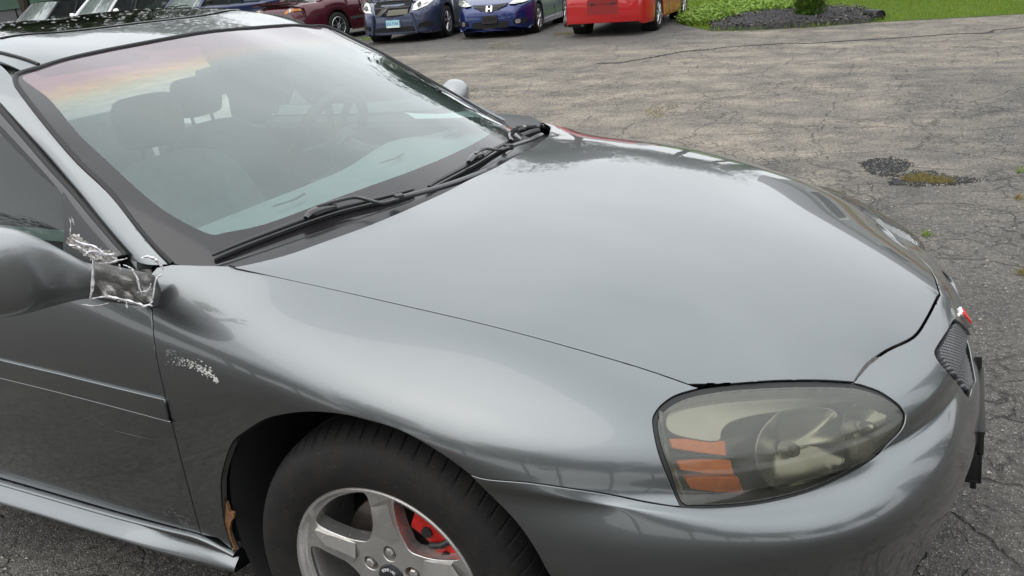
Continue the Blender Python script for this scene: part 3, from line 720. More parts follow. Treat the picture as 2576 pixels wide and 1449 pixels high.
# ---- headlight
hl_out = hll[:-1]+hlb[:-1]+hltop[::-1][:-1]
LIN = [(1756, 994), (1712, 1008), (1681, 1026), (1662, 1046), (1656, 1072), (1668, 1130), (1690, 1190), (1716, 1262), (1760, 1268), (1825, 1266), (1897, 1259), (1982, 1242), (2054, 1220), (2126, 1186), (2194, 1144), (2245, 1100), (2267, 1075), (2273, 1051), (2266, 1033), (2249, 1015), (2208, 992), (2149, 976), (2068, 972), (1954, 974), (1839, 981)]
lin = T(smooth(LIN, 3, True))
for mir in (0, 1):
    hp = empty('headlight', parent=car)
    if mir == 0: hp['label'] = 'oxidised right headlight with three amber bars'
    fm = (lambda r: flipy(*r)) if mir else (lambda r: r)
    sol('seal', fm(cut(side, hl_out, holes=[lin], h=.012, gap=.0015, flange=.008, off=-.004)), M['rubber'], hp)
    _ls = np.array(lin)*np.array([3.4, .98])
    r = cut(side, lin, h=.012, gap=.001, flange=.01, off=-.001, bulge=lambda uv: 0.019*(1-(1-np.clip(segdist(uv*np.array([3.4, .98]), _ls)/.08, 0, 1))**2))
    sol('lens', fm(r), M['lens'], hp)
    # bucket: bezel floor set back behind the lens, side walls from the seal
    r = cut(side, lin, h=.016, gap=.002, flange=0, off=-.075)
    sol('bezel', fm(r), simple('lamp_bezel_dark', (.022, .022, .02), .3, 0., coat=.5), hp)
    A, uvA, nA = side.traceo(smooth(LIN, 2, True)+[LIN[0]], -.001); B, uvB, nB = side.traceo(smooth(LIN, 2, True)+[LIN[0]], -.05)
    A, _, _ = A, 0, 0; S1 = side.ev([p[0] for p in T(smooth(LIN, 2, True)+[LIN[0]])], [p[1] for p in T(smooth(LIN, 2, True)+[LIN[0]])])
    n1 = side.nrm([p[0] for p in T(smooth(LIN, 2, True)+[LIN[0]])], [p[1] for p in T(smooth(LIN, 2, True)+[LIN[0]])], -1)[1]
    q = np.array([1, -1, 1]) if mir else 1
    w = MB(); w.loft([[tuple((p-n*.003)*q) for p, n in zip(S1, n1)], [tuple((p-n*.075)*q) for p, n in zip(S1, n1)]], cap=False, closed=False); w.build('lamp_wall', simple('lamp_wall_grey', (.22, .22, .21), .3, .5), hp)
    # silver upper shroud
    SH = [(1690, 1088), (1676, 1060), (1690, 1030), (1725, 1010), (1840, 985), (1960, 976), (2080, 976), (2170, 983), (2222, 1003), (2180, 1003), (2100, 1012), (1990, 1030), (1900, 1043), (1840, 1060), (1815, 1082), (1806, 1108), (1750, 1104)]
    P, uvp, nn = side.traceo(smooth(SH, 3, True), -.022)
    r = cut(side, uvp, h=.014, gap=0, flange=.02, off=-.022, lip=False); sol('shroud', fm(r), M['bezel'], hp)
    # bowls
    BW = {'low_beam': ([(1965, 1036), (1935, 1060), (1912, 1090), (1901, 1125), (1903, 1160), (1917, 1197), (1950, 1229), (2000, 1224), (2060, 1204), (2112, 1176), (2124, 1140), (2116, 1095), (2108, 1050), (2085, 1030), (2030, 1027)], .042), 'high_beam': ([(2130, 1035), (2119, 1065), (2122, 1100), (2132, 1136), (2148, 1166), (2190, 1138), (2236, 1096), (2254, 1068), (2256, 1045), (2242, 1022), (2210, 1006), (2168, 1010)], .026)}
    for nm, (ol, dp) in BW.items():
        P_, uvp, nn = side.traceo(smooth(ol, 3, True), -.024); c_ = np.mean(uvp, 0)*np.array([3.4, .98]); pl_ = np.array(uvp)*np.array([3.4, .98])
        def bow(uv, c_=c_, pl_=pl_, dp=dp):
            q_ = uv*np.array([3.4, .98]); de = segdist(q_, pl_); R_ = segdist(c_[None], pl_)[0]; t_ = np.clip(de/R_, 0, 1); return -dp*(1-(1-t_)**2)
        r = cut(side, uvp, h=.008, gap=0, flange=0, off=-.024, bulge=bow)
        m = MB(); m.tube([tuple(x_*q) for x_ in list(P_)+[P_[0]]], .0016, 6, cap=False); m.build('bowl_rim', M['bezel'], hp)
        me_ = mesh_obj(nm, *(fm(r)[:2]), M['reflector'], hp)
        cp_ = side.nrm(c_[0]/3.4, c_[1]/.98, -1); ct = cp_[0][0]-cp_[1][0]*(.024+dp*.75)
        ax3 = .6*cp_[1][0]+.4*np.array([1, 0, 0]); ax3 /= np.linalg.norm(ax3)
        m = MB(); m.lathe([(0, .022), (.009, .020), (.013, .012), (.014, -.01)], ct*q, ax3*q, 20); m.build('bulb_shield', M['bezel'], hp)
    for bar in ([(1686, 1105), (1760, 1106), (1822, 1111), (1826, 1145), (1760, 1136), (1693, 1125)], [(1705, 1161), (1770, 1158), (1836, 1160), (1845, 1193), (1780, 1190), (1713, 1180)], [(1725, 1205), (1790, 1202), (1856, 1203), (1869, 1238), (1800, 1236), (1739, 1228)]):
        P, uvp, nn = side.traceo(dens(bar+[bar[0]], 12)[:-1], -.026)
        r = cut(side, uvp, h=.01, gap=0, flange=.02, off=-.026, lip=True); sol('amber_reflector', fm(r), M['amber'], hp)
    R0, uvp, _ = side.traceo(smooth([(1662, 1000), (1663, 1050), (1672, 1110), (1694, 1180), (1722, 1255)], 4), -.002)
    m = MB(); m.tube([tuple(p*q) for p in R0][3:], .0035, 6); m.build('lens_rib', M['lens'], hp)
# ---- grille mesh: little raised knobs on a dark backing, three rows thick; one object each side
gp = empty('grille', parent=car)
r = cut(side, gri, h=.02, gap=-.004, flange=0, off=-.022); g2 = flipy(*r)
mesh_obj('grille_backing', *join(r, g2)[:2], M['dark'], gp)
m = MB(); P, uvg, nn = side.traceo(smooth(GRI, 4, True), -.018)
lo = np.min(uvg, 0); hi = np.max(uvg, 0)
gx = np.arange(lo[0], hi[0], .0150/3.4); gy = np.arange(lo[1], hi[1], .0105/.98)
G = np.array([(a+(.0075/3.4 if j % 2 else 0), b_) for j, b_ in enumerate(gy) for a in gx]); G = G[inpoly(G, np.array(uvg))]
S, N_ = side.nrm(G[:, 0], G[:, 1], -1)
for p, n in zip(S, N_):
    a = np.cross(n, [0, 0, 1]); a /= np.linalg.norm(a); bb = np.cross(n, a)
    for sg in (1, -1):
        q = np.array([1, sg, 1]); V = []
        for rr, hh_ in ((.0068, -.022), (.0062, -.012), (.0030, -.0065)):
            for k in range(6): V.append((p+n*hh_+(a*math.cos(k*math.pi/3)+bb*math.sin(k*math.pi/3))*rr)*q)
        m.add(V, [(i*6+k, i*6+(k+1) % 6, (i+1)*6+(k+1) % 6, (i+1)*6+k) for i in range(2) for k in range(6)]+[tuple(range(12, 18))])
gm = m.build('grille_mesh', simple('grille_mesh_grey', (.085, .085, .09), .35, coat=.3), gp); gm['kind'] = 'stuff'
# emblem on the nose divider
n0 = side.nrm(1., .16, -1)[1][0]; e0 = np.array(on_plane(2419, 796, 1, 0)); tz = np.cross([0, 1., 0], n0); tz = tz/np.linalg.norm(tz)
if tz[2] < 0: tz = -tz
m = MB(); Q = [e0+np.array([0, 1, 0])*a+tz*b_-n0*.002 for a, b_ in ((0, -.032), (.018, .008), (.015, .016), (0, .006), (-.015, .016), (-.018, .008))]
m.prism(Q, n0, .01); m.build('emblem_rim', M['chrome'], gp, bevel=.001)
m = MB(); Q = [e0+np.array([0, 1, 0])*a*.75+tz*b_*.75+n0*.0075 for a, b_ in ((0, -.032), (.018, .008), (.015, .016), (0, .006), (-.015, .016), (-.018, .008))]
m.prism(Q, n0, .003); m.build('emblem', M['red'], gp)
# empty plate bracket standing proud of the bumper
pb = empty('plate_bracket', parent=car)
m = MB()
rotb = Matrix.Rotation(math.radians(-4), 3, 'Y')
pt = on_plane(2499, 1030, 1, -.155)
xb = 1.054
m.box((xb, 0, .39), (.006, .31, .125), rotb); m.box((xb-.004, 0, .453), (.014, .31, .006), rotb); m.box((xb-.012, 0, .33), (.03, .31, .006), rotb)
m.box((xb-.018, -.151, .365), (.045, .006, .08), rotb); m.box((xb-.004, -.151, .425), (.014, .006, .055), rotb); m.box((xb-.02, .151, .405), (.045, .006, .155), rotb); m.box((xb-.006, -.10, .31), (.012, .03, .05), rotb); m.box((xb-.006, .10, .31), (.012, .03, .05), rotb)
m.build('bracket_frame', simple('bracket_black', (.007, .007, .007), .55), pb, bevel=.002)
# ---- door moulding and rocker
mo = T([(417, 1003), (300, 975), (150, 938), (0, 903), (-120, 876)]); mo2 = T([(-120, 921), (0, 951), (150, 988), (300, 1027), (430, 1062)])
r = cut(side, mo+mo2, h=.014, gap=.001, flange=.010, off=.006); beadm = side.traceo(smooth([(-120, 921), (0, 951), (150, 988), (300, 1027), (430, 1062)], 4), .004)[0]
for sg in (1, -1): m = MB(); m.tube([tuple(p*np.array([1, sg, 1])) for p in beadm], .0032, 6); m.build('highlight_bead', M['paint'], car)  # thin bead added along the moulding's lower edge to draw a highlight line
sol('door_moulding', r, M['paint'], car); sol('door_moulding', flipy(*r), M['paint'], car)
# rocker: lofted sections, top lip under the door, flared out below
rk = []
m_ = MB(); lp = side.traceo([(-120, 1169), (0, 1203), (300, 1290), (507, 1346)], .002)[0]
SB = [(-220, 1205), (-100, 1239), (0, 1267), (100, 1296), (200, 1327), (300, 1357), (400, 1388), (500, 1417), (590, 1438)]
for i_, (bx, by) in enumerate(SB):
    yb = -.930 if i_ < 6 else (-.922, -.912, -.902)[i_-6]; B_ = on_plane(bx, by, 1, yb); x, zb = B_[0], B_[2]
    zt = float(np.interp(x, lp[:, 0], lp[:, 2])) if i_ < 8 else zb+.045; yt = -.888; H_ = zt-zb
    rk.append([(x, yt+.02, zt-.003), (x, yt-.003, zt-.003), (x, yt-.008, zt-.008), (x, yt-.007, zt-.25*H_), (x, yb+.022, zt-.42*H_), (x, yb+.008, zb+.30*H_), (x, yb, zb+.08*H_), (x, yb+.004, zb-.004), (x, yb+.05, zb-.012), (x, yt+.06, zb-.01)])
rk_ = [list(map(tuple, q)) for q in np.array([smooth([r_[k] for r_ in rk], 5) for k in range(len(rk[0]))]).transpose(1, 0, 2)]
for sg in (1, -1):
    m = MB(); m.loft([[(p[0], p[1]*sg, p[2]) for p in smooth(r_, 3)] for r_ in rk_], cap=True); m.build('rocker_panel', M['paint'], car, angle=60)
# ---- wheel housing and wheel
WC = np.array([.007, -.88, .327]); st_, cb_ = -.063, -.047
wn_ = np.array([math.sin(st_), math.cos(st_), cb_]); wn_ /= np.linalg.norm(wn_)
def wheel(parent, c, sg, full=True):
    w = empty('front_wheel', parent=parent)
    n = wn_*np.array([1, sg, 1]) if full else np.array([0, sg*1., 0])    # points into the car
    ex = np.cross(n, [0, 0, 1.]); ex /= np.linalg.norm(ex); ez = np.cross(ex, n)
    if sg < 0: ex = -ex; ez = np.array(ez)*1.; ez = ez if ez[2] > 0 else -ez
    c = np.array(c)
    def W_(x, z, dep): return tuple(c+ex*x+ez*z+n*dep)
    # tyre with cut shoulder blocks
    prof = [(.214, .012), (.217, -.002), (.225, -.010), (.245, -.017), (.265, -.019), (.285, -.017), (.300, -.011), (.309, -.004), (.3145, .003), (.319, .010), (.3235, .018), (.3275, .028), (.331, .040), (.3335, .054), (.335, .070), (.3355, .085), (.329, .087), (.329, .093), (.3358, .095), (.336, .112), (.336, .128), (.329, .130), (.329, .136), (.3355, .138), (.334, .155), (.328, .175), (.31, .195), (.26, .205), (.214, .19)]
    prof[5:5] = []; NB = 66; seg = NB*8; V = []; F = []
    for k in range(seg):
        an = 2*math.pi*k/seg; ph = k % 8
        for (r, h) in prof:
            dr = 0; an2 = an
            if .312 < r and h < .083:
                an2 = an + .05*(h/.083)**1.0
                if ph in (0,) and h < .06: dr = -.004 if h > .012 else -.002
            V.append(W_(math.cos(an2)*(r+dr), math.sin(an2)*(r+dr), h))
    q = len(prof)
    for k in range(seg):
        k2 = (k+1) % seg
        for i in range(q-1): F.append((k*q+i, k2*q+i, k2*q+i+1, k*q+i+1))
    m = MB(); m.add(V, F); m.build('tyre', M['tyre'], w, angle=28)
    # rim: lip, face with five windows and lug pockets
    m = MB(); m.lathe([(.2145, .006), (.2185, .001), (.2195, -.004), (.217, -.0075), (.2125, -.007), (.210, -.002), (.207, .006), (.200, .016), (.197, .05), (.195, .17)], c, n, 96); m.build('rim_lip', M['alloy'], w)
    def dep(x, z):
        r = np.hypot(x, z); th = np.arctan2(z, x)
        base = np.interp(r, [0, .03, .06, .09, .13, .165, .185, .20, .21], [.020, .020, .021, .022, .020, .016, .014, .012, .008])
        return base
    S0 = math.radians(89)*1.
    loops = []
    for k in range(5):
        a = S0+k*2*math.pi/5+math.pi/5
        def pp(r, d): return (r*math.cos(a+math.radians(d)), r*math.sin(a+math.radians(d)))
        wp = [pp(.199, -24), pp(.199, -12), pp(.199, 0), pp(.199, 12), pp(.198, 23), pp(.188, 26.5), pp(.165, 26.5), pp(.13, 23.5), pp(.105, 17), pp(.088, 6), pp(.086, 0), pp(.088, -6), pp(.105, -17), pp(.13, -23.5), pp(.165, -26.5), pp(.188, -27)]
        loops.append([tuple(p) for p in smooth(wp, 3, True)])
        a2 = S0+k*2*math.pi/5
        lp = []
        for t in range(16):
            u = 2*math.pi*t/16; rx, ry = .019, .0165; lp.append(((.052+rx*math.cos(u))*math.cos(a2)-ry*math.sin(u)*math.sin(a2), (.052+rx*math.cos(u))*math.sin(a2)+ry*math.sin(u)*math.cos(a2)))
        loops.append(lp)
    class Flat:
        su = sv = 1.; flip = 1
        def nrm(s, x, z, f=1):
            x = np.asarray(x); z = np.asarray(z); d = dep(x, z); P = c+np.outer(x, ex)+np.outer(z, ez)+np.outer(d, n)
            h = 1e-3; dx = (dep(x+h, z)-dep(x-h, z))/(2*h); dz = (dep(x, z+h)-dep(x, z-h))/(2*h)
            N = -n+np.outer(dx, ex)+np.outer(dz, ez); return P, N/np.linalg.norm(N, axis=1)[:, None]
    fl = Flat(); out = [(.2075*math.cos(t*math.pi/48), .2075*math.sin(t*math.pi/48)) for t in range(96)]
    r = cut(fl, out, holes=loops, h=.007, gap=.0005, flange=.034); mesh_obj('rim_face', r[0], r[1], M['alloy'], w, True, r[2])
    # raised facet edge on each spoke
    for k in range(5):
        a2 = S0+k*2*math.pi/5
        m = MB()
        def fp(r, d, h): th = a2+math.radians(d); return W_(r*math.cos(th), r*math.sin(th), h)
        L = [[fp(.10, -17, .021), fp(.13, -11, .0145), fp(.165, -7.6, .010), fp(.188, -7, .006)], [fp(.085, 0, .013), fp(.125, 0, .009), fp(.155, 0, .005), fp(.181, -4, .006)], [fp(.10, 17, .021), fp(.13, 11, .0145), fp(.165, 7.6, .010), fp(.166, 7.6, .012)]]
        bl_ = [[(p[0]+n[0]*.012, p[1]+n[1]*.012, p[2]+n[2]*.012) for p in l] for l in L]
        m.loft([bl_[0], L[0], L[1], L[2], bl_[2]], cap=False, closed=False)
        m.V = m.V
        o = m.build('spoke', M['alloy'], w, angle=25, bevel=0)
    for k in range(5):
        a2 = S0+k*2*math.pi/5
        m = MB(); lc = np.array(W_(.055*math.cos(a2), .055*math.sin(a2), .030)); m.lathe([(0, -.012), (.008, -.011), (.0098, -.008), (.0105, .012)], lc, n, 6); m.lathe([(.0095, .010), (.020, .012)], lc, n, 16); m.build('lug_nut', M['chrome'] if False else M['alloy'], w, angle=20)
    m = MB(); m.lathe([(0, .011), (.022, .0115), (.0265, .013), (.0285, .017), (.029, .024)], c, n, 40); m.build('centre_cap', simple('centre_cap_black', (.02, .021, .026), .25, coat=.6), w)
    if full and sg > 0:   # raised ring of letters on the cap
        txt = 'PONTIAC'
        for i, ch in enumerate(txt):
            fc = bpy.data.curves.new('letter', 'FONT'); fc.body = ch; fc.size = .0095; fc.extrude = .0004; fc.align_x = 'CENTER'; fc.align_y = 'CENTER'
            to = bpy.data.objects.new('letter', fc); me = bpy.data.meshes.new_from_object(to); bpy.data.objects.remove(to); me.materials.append(M['white'])
            lo_ = bpy.data.objects.new('letter', me); C.objects.link(lo_); lo_.parent = w
            th = math.radians(132-i*14); rad = ex*math.cos(th)+ez*math.sin(th); tan = ex*math.sin(th)-ez*math.cos(th)
            p = c+rad*.0195+n*.0108; lo_.matrix_world = Matrix(((tan[0], rad[0], -n[0], p[0]), (tan[1], rad[1], -n[1], p[1]), (tan[2], rad[2], -n[2], p[2]), (0, 0, 0, 1)))
    m = MB(); m.lathe([(.05, .085), (.145, .085), (.1475, .088), (.1475, .108), (.145, .111), (.05, .111)], c, n, 64); m.build('brake_disc', M['iron'], w)
    m = MB()
    for dd, r0, r1 in ((.045, .112, .187), (.128, .112, .187)):
        rings = []
        for t in range(9):
            th = math.radians(10+t*7.2); rings.append([W_(r0*math.cos(th), r0*math.sin(th), dd+.026), W_(r1*math.cos(th), r1*math.sin(th), dd+.026), W_((r1-.004)*math.cos(th), (r1-.004)*math.sin(th), dd+.004), W_((r1-.02)*math.cos(th), (r1-.02)*math.sin(th), dd-.004), W_((r0+.012)*math.cos(th), (r0+.012)*math.sin(th), dd-.002), W_(r0*math.cos(th), r0*math.sin(th), dd+.006)])
        m.loft(rings)
    m.build('brake_caliper', M['caliper'], w, bevel=.002)
    m = MB(); 
    for th in (26, 52):
        t = math.radians(th); m.tube([W_(.14*math.cos(t), .14*math.sin(t), .036), W_(.14*math.cos(t), .14*math.sin(t), .055)], .012, 10)
    m.tube([W_(.185*math.cos(.62), .185*math.sin(.62), .05), W_(.15*math.cos(.65), .15*math.sin(.65), .034), W_(.12*math.cos(.72), .12*math.sin(.72), .04)], .007, 8); m.build('caliper_bolts', M['black_plastic'], w)
    return w
wheel(car, WC, 1); wheel(car, WC*np.array([1, -1, 1]), -1)
for sg in (1, -1):
    m = MB(); m.lathe([(.425, .035), (.415, .06), (.405, .18), (.39, .42), (.05, .43)], (0.0, -.9*sg, .34), (0, sg, 0), 60, a0=0, a1=2*math.pi); m.build('wheel_well', simple('splash_liner', (.012, .012, .012), .75, bump=.4, bs=60), car)
# eaten rusty lip at the rear edge of the opening
RL = [(566, 1262), (570, 1272), (574, 1286), (585, 1290), (586, 1300), (577, 1312), (574, 1330), (578, 1352), (584, 1368), (592, 1386), (580, 1382), (572, 1366), (568, 1345), (563, 1316), (564, 1290)]
R3, uvr, nr = side.traceo(RL, -.004)
m = MB(); m.prism([tuple(p+np.array([.004, 0, 0])) for p in R3], (0, 1, 0), .006); m.build('rusted_arch_lip', M['rust'], car)
m = MB()
aa = T(smooth(ARCH, 6)); Sa, na = side.nrm([p[0] for p in aa], [p[1] for p in aa], -1)
m.loft([[tuple(p-n*.004) for p, n in zip(Sa, na)], [tuple(p-n*.012+(WC-p)*np.array([1, 0, 1])*.012) for p, n in zip(Sa, na)]], cap=False, closed=False); m.build('arch_lip', M['paint'], car)
# scuffed paint chips on the fender (bare filler showing)
rng = random.Random(3); V = []; F = []
def chip(px, py, r):
    u, v = side.uv(px, py, .38, .3); S_, a_, b__ = side.ev(u, v, True); n_ = side.nrm(u, v, -1)[1][0]; a_ = a_[0]/np.linalg.norm(a_[0]); b__ = np.cross(n_, a_); k = len(V); m_ = rng.randint(5, 7)
    for i in range(m_):
        t = 2*math.pi*i/m_; rr = r*rng.uniform(.4, 1.2); V.append(S_[0]+n_*.0006+a_*math.cos(t)*rr*1.3+b__*math.sin(t)*rr*.7)
    F.append(tuple(range(k, k+m_)))
for i in range(170):
    t = rng.random(); t = 1-(1-t)*rng.random()**.3; x = 413+137*t; yc = 902+22*t+34*t**3; chip(x, yc+rng.gauss(0, 5+3*t), .0014+.0036*rng.random()*t**1.5)
for i in range(40): chip(414+rng.random()*30, 880+rng.random()*14, .0006+.0007*rng.random())
mesh_obj('paint_chips', V, F, M['chip'], car, False)['kind'] = 'stuff'
V = []; F = []
def scratch(p0, p1, w):
    a, _, na_ = side.traceo([p0], .0005); b_, _, _ = side.traceo([p1], .0005); a = a[0]; b_ = b_[0]; t = np.cross(na_[0], b_-a); t /= np.linalg.norm(t); k = len(V); V.extend([a-t*w*.2, a+t*w*.2, (a+b_)/2+t*w, b_, (a+b_)/2-t*w]); F.append((k, k+1, k+2, k+3, k+4))
for i in range(46):
    x = rng.gauss(455, 22); y = 1275+(x-400)*.55+rng.gauss(0, 12)
    if x < 500 and y < 1338: L = rng.uniform(5, 16); scratch((x, y), (x+L, y+L*.45), .0005)
scratch((275, 1080), (395, 1109), .0007); scratch((218, 1038), (275, 1081), .0004)
mesh_obj('door_scratches', V, F, simple('light_scratch', (.2, .2, .2), .5), car, False)['kind'] = 'stuff'
# ------------------------------------------------------------------ windshield, roof, pillars, door windows
FRI = [(64, 190), (60, 200), (90, 222), (133, 256), (200, 337), (267, 400), (350, 477), (417, 530), (480, 566), (533, 589), (567, 584), (667, 563), (809, 511), (925, 469)]
FRI2 = [(925, 469), (1030, 416), (1136, 370), (1224, 335), (1270, 322), (1245, 304), (1160, 254), (1092, 215), (1019, 174), (939, 130), (859, 92), (790, 66)]
gtop = scr.trace(smooth([(90, 175)]+WST[1:5]+[(490, 86)], 3)); gl_ = scr.trace(smooth([(433, 665)]+WSL[1:]+[(40, 192), (60, 182), (90, 175)], 3))
gtop = [p for p in gtop if p[0] < .99]; vt = gtop[-1][1]
WB = .93
g_out = [(1, WB), (1, .5), (1, vt)]+gtop[::-1][:-1]+gl_[::-1]+[(.035, WB)]
print('screen', g_out[:4], gl_[0], gl_[-1])
gr = cut(scr, g_out, centre=True, h=.03, gap=.003, flange=.004, lip=False, off=.001)
def withv(r, nm, mat, parent):
    R_ = join(r, flipy(*r)); o = sol(nm, R_, mat, parent); return o
wsp = empty('windshield', parent=car)
wo_ = withv(gr, 'windshield_glass', M['wind'], wsp)
# per-vertex height on the screen for the shade band (0 top .. 1 bottom)
tz0, tz1 = scr.ev(.5, vt)[0], scr.ev(.5, WB)[0]; axv = (tz1-tz0)/np.linalg.norm(tz1-tz0)**2
at = wo_.data.attributes.new('sv', 'FLOAT', 'POINT')
gu, gv = np.meshgrid(np.linspace(0, 1, 60), np.linspace(0, 1, 80), indexing='ij'); SS = scr.ev(gu.ravel(), gv.ravel()); VV = np.array([v.co for v in wo_.data.vertices]); VV[:, 1] = -np.abs(VV[:, 1])
vals = []
for p in VV:
    k = np.argmin(((SS-p)**2).sum(1)); vals.append(gv.ravel()[k])
at.data.foreach_set('value', np.array(vals, np.float32))
fi = scr.trace(smooth(FRI, 3)); fi = [p for p in fi if p[0] < .97]
far = scr.trace(smooth(FRI2, 3), mir=True)
fh = [(1, fi[-1][1])]+fi[::-1]+[(gtop[0][0]+.02, gtop[0][1]+.012)]+[(p[0], p[1]+.012) for p in gtop[1:]]+[(1, vt+.012)]
frp = [(1, WB), (1, fi[-1][1])]+fi[::-1]+[(p[0], p[1]+.012) for p in gtop[1:]]+[(1, vt+.012), (1, vt)]+gtop[::-1][:-1]+gl_[::-1]+[(.035, WB)]
r = cut(scr, frp, centre=True, h=.02, gap=.003, flange=0, off=.0022); sol('frit', join(r, flipy(*r)), M['frit'], wsp)
# gasket around the glass
def strip(sheet, uvs, off, w, nm, mat, parent, mirror=True, sq=.6, n=8):
    S, N = sheet.nrm([p[0] for p in uvs], [p[1] for p in uvs], sheet.flip)
    for sg in ((1, -1) if mirror else (1,)):
        m = MB(); m.tube([tuple((p+q*off)*np.array([1, sg, 1])) for p, q in zip(S, N)], w, n, sq=1.); m.build(nm, mat, parent)
strip(scr, gl_+gtop[1:]+[(1, vt)], .001, .0065, 'gasket', M['rubber'], wsp)
# roof skin with the sunroof opening
RF = [(0., .2)]
rt = roof.trace(smooth([(86, 166), (160, 146), (247, 126), (333, 109), (467, 84)], 3)); rt = [p for p in rt if 0 < p[0] < .98]
r0 = rt[-1][1]
SRF = [(-60, 140), (26, 108), (104, 95), (182, 79), (260, 66), (338, 55), (417, 45), (470, 39)]
sr = roof.trace(smooth(SRF[1:6], 3))
sun_poly = [(.18, .30), (.5, .275), (1, .27), (1, .80), (.5, .80), (.18, .78)]
sv0 = sr[len(sr)//2]
print('roof', rt[:2], rt[-1], 'sunroof front', sr[0], sr[-1])
sf = float(np.median([p[1] for p in sr]))
sun_poly = [(.22, sf+.02), (.5, sf+.003), (1, sf), (1, sf+.42), (.5, sf+.42), (.22, sf+.40), (.2, sf+.2)]
ro = [(1, 1), (1, sf+.42+.008)]+[(.5, sf+.43), (.215, sf+.41), (.188, sf+.2), (.21, sf+.01), (.5, sf-.008), (1, sf-.012)]+[(1, r0)]+rt[::-1]+[(0, rt[0][1]+.004), (0, 1)]
r = cut(roof, ro, centre=True, h=.03, gap=.001, flange=.012); sol('roof', join(r, flipy(*r)), M['paint'], car)
r = cut(roof, sun_poly, centre=True, h=.03, gap=.001, flange=.008, off=.004); sol('sunroof_glass', join(r, flipy(*r)), simple('wet_sunroof_glass', (.010, .012, .010), .06, coat=1., var=.3, vs=30, bump=.5, bs=22), car)
V = []; F = []
# beads and runs of rain standing on the sunroof and the roof
rg = np.random.RandomState(5)
for i in range(150):
    u, v = rg.uniform(.25, .99), sf+.01+rg.uniform(0, .4)
    S_, N__ = roof.nrm(u, v); n_ = N__[0]; p = S_[0]+n_*.0045; p[1] *= rg.choice([-1, 1]); n_ = n_.copy(); a, b_ = rg.uniform(.002, .012), rg.uniform(.001, .004); k = len(V)
    for t in range(6): V.append(p+np.array([math.cos(t*math.pi/3)*b_, math.sin(t*math.pi/3)*a, 0]))
    V.append(p+np.array([0, 0, .0013])); F += [(k+t, k+(t+1) % 6, k+6) for t in range(6)]
mesh_obj('raindrops', V, F, simple('rain_water', (.05, .05, .05), .03, coat=1.), car)['kind'] = 'stuff'
r = cut(pil, [(0.012, .08), (.3, .04), (.5, .03), (1, .03), (1, .97), (.3, .97), (.012, .97)], h=.012, gap=.001, flange=.01); sol('pillar', r, M['paint'], car); sol('pillar', flipy(*r), M['paint'], car)
strip(roof, [p for p in roof.trace(smooth([(98, 163), (67, 151), (33, 141), (0, 133), (-60, 125)], 3))], .001, .0045, 'roof_ditch_strip', M['rubber'], car)
# door window frame: two seals with a satin trim between, the glass, the corner sail panel
def band(pa, pb, nm, mat, off=.002, mir=True, fl=.01):
    a = gls.trace(smooth(pa, 3)); b_ = gls.trace(smooth(pb, 3)); r = cut(gls, a+b_[::-1], h=.012, gap=0, flange=fl, off=off)
    sol(nm, r, mat, car)
    if mir: sol(nm, flipy(*r), mat, car)
L0 = [(317, 640), (283, 601), (233, 541), (187, 484), (133, 424), (80, 361), (0, 269), (-60, 205)]
L1 = [(309, 642), (275, 604), (224, 544), (177, 487), (122, 427), (69, 365), (-8, 277), (-68, 213)]
L2 = [(296, 646), (262, 610), (211, 551), (170, 500), (113, 432), (56, 371), (-20, 290), (-80, 226)]
L3 = [(287, 640), (252, 606), (203, 556), (160, 487), (103, 440), (47, 381), (-30, 303), (-90, 239)]
band(L0, L1, 'upper_seal', M['rubber'], .001); band(L1, L2, 'window_frame', M['trim'], .004); band(L2, L3, 'window_seal', M['rubber'], .002)
a = gls.trace(smooth(L3, 3)); bb = [(1, .95), (.5, .97), (.2, .97), (.03, .97)]
r = cut(gls, [p for p in a]+[(1, a[-1][1]), (1, .98), (.5, .98), (.02, .98)], h=.03, gap=.001, flange=0, off=-.004)
wg = sol('door_window', r, M['sideglass'], door); sol('door_window', flipy(*r), M['sideglass'], ldoor)
SA = [(164, 486), (172, 500), (211, 552), (262, 611), (292, 645), (285, 668), (200, 662), (166, 640), (168, 580)]
r = cut(gls, gls.trace(SA), h=.012, gap=0, flange=.01, off=.006); sol('sail_panel', r, M['black_plastic'], door); sol('sail_panel', flipy(*r), M['black_plastic'], ldoor)
r = cut(gls, [(0, .955), (1, .945), (1, 1), (0, 1)], h=.02, gap=0, flange=.012, off=.006); sol('belt_seal', r, M['rubber'], door); sol('belt_seal', flipy(*r), M['rubber'], ldoor)
# cowl: black plastic shelf between glass and hood
cu = np.linspace(.02, 1, 18); A_ = scr.ev(cu, np.full(18, .915)); An = scr.nrm(cu, np.full(18, .915), -1)[1]
hu = np.linspace(.045, 1, 18); B_ = hood.ev(hu, np.full(18, .10))
rings = []
for a_, n_, b_ in zip(A_, An, B_):
    m_ = (a_+b_)/2; rings.append([a_-n_*.004+np.array([0, 0, .0]), a_-n_*.006+(b_-a_)*.18, m_-np.array([0, 0, .028]), b_-np.array([.02, 0, .034]), b_-np.array([-.06, 0, .05])])
full = rings+[[p*np.array([1, -1, 1]) for p in r_] for r_ in rings[::-1][1:]]
m = MB(); m.loft([[tuple(p) for p in smooth(r_, 4)] for r_ in full], cap=False, closed=False); cw = m.build('cowl_panel', simple('cowl_plastic', (.03, .03, .032), .28, coat=.3, bump=.1, bs=200), car)
cp = scr.traceo(smooth([(560, 664), (610, 640), (700, 608), (790, 580), (855, 566), (960, 540), (1040, 522)], 3), -.012)[0]
m = MB(); m.tube([tuple(p) for p in cp], .006, 8, sq=.7); m.build('cowl_seal', M['rubber'], car)
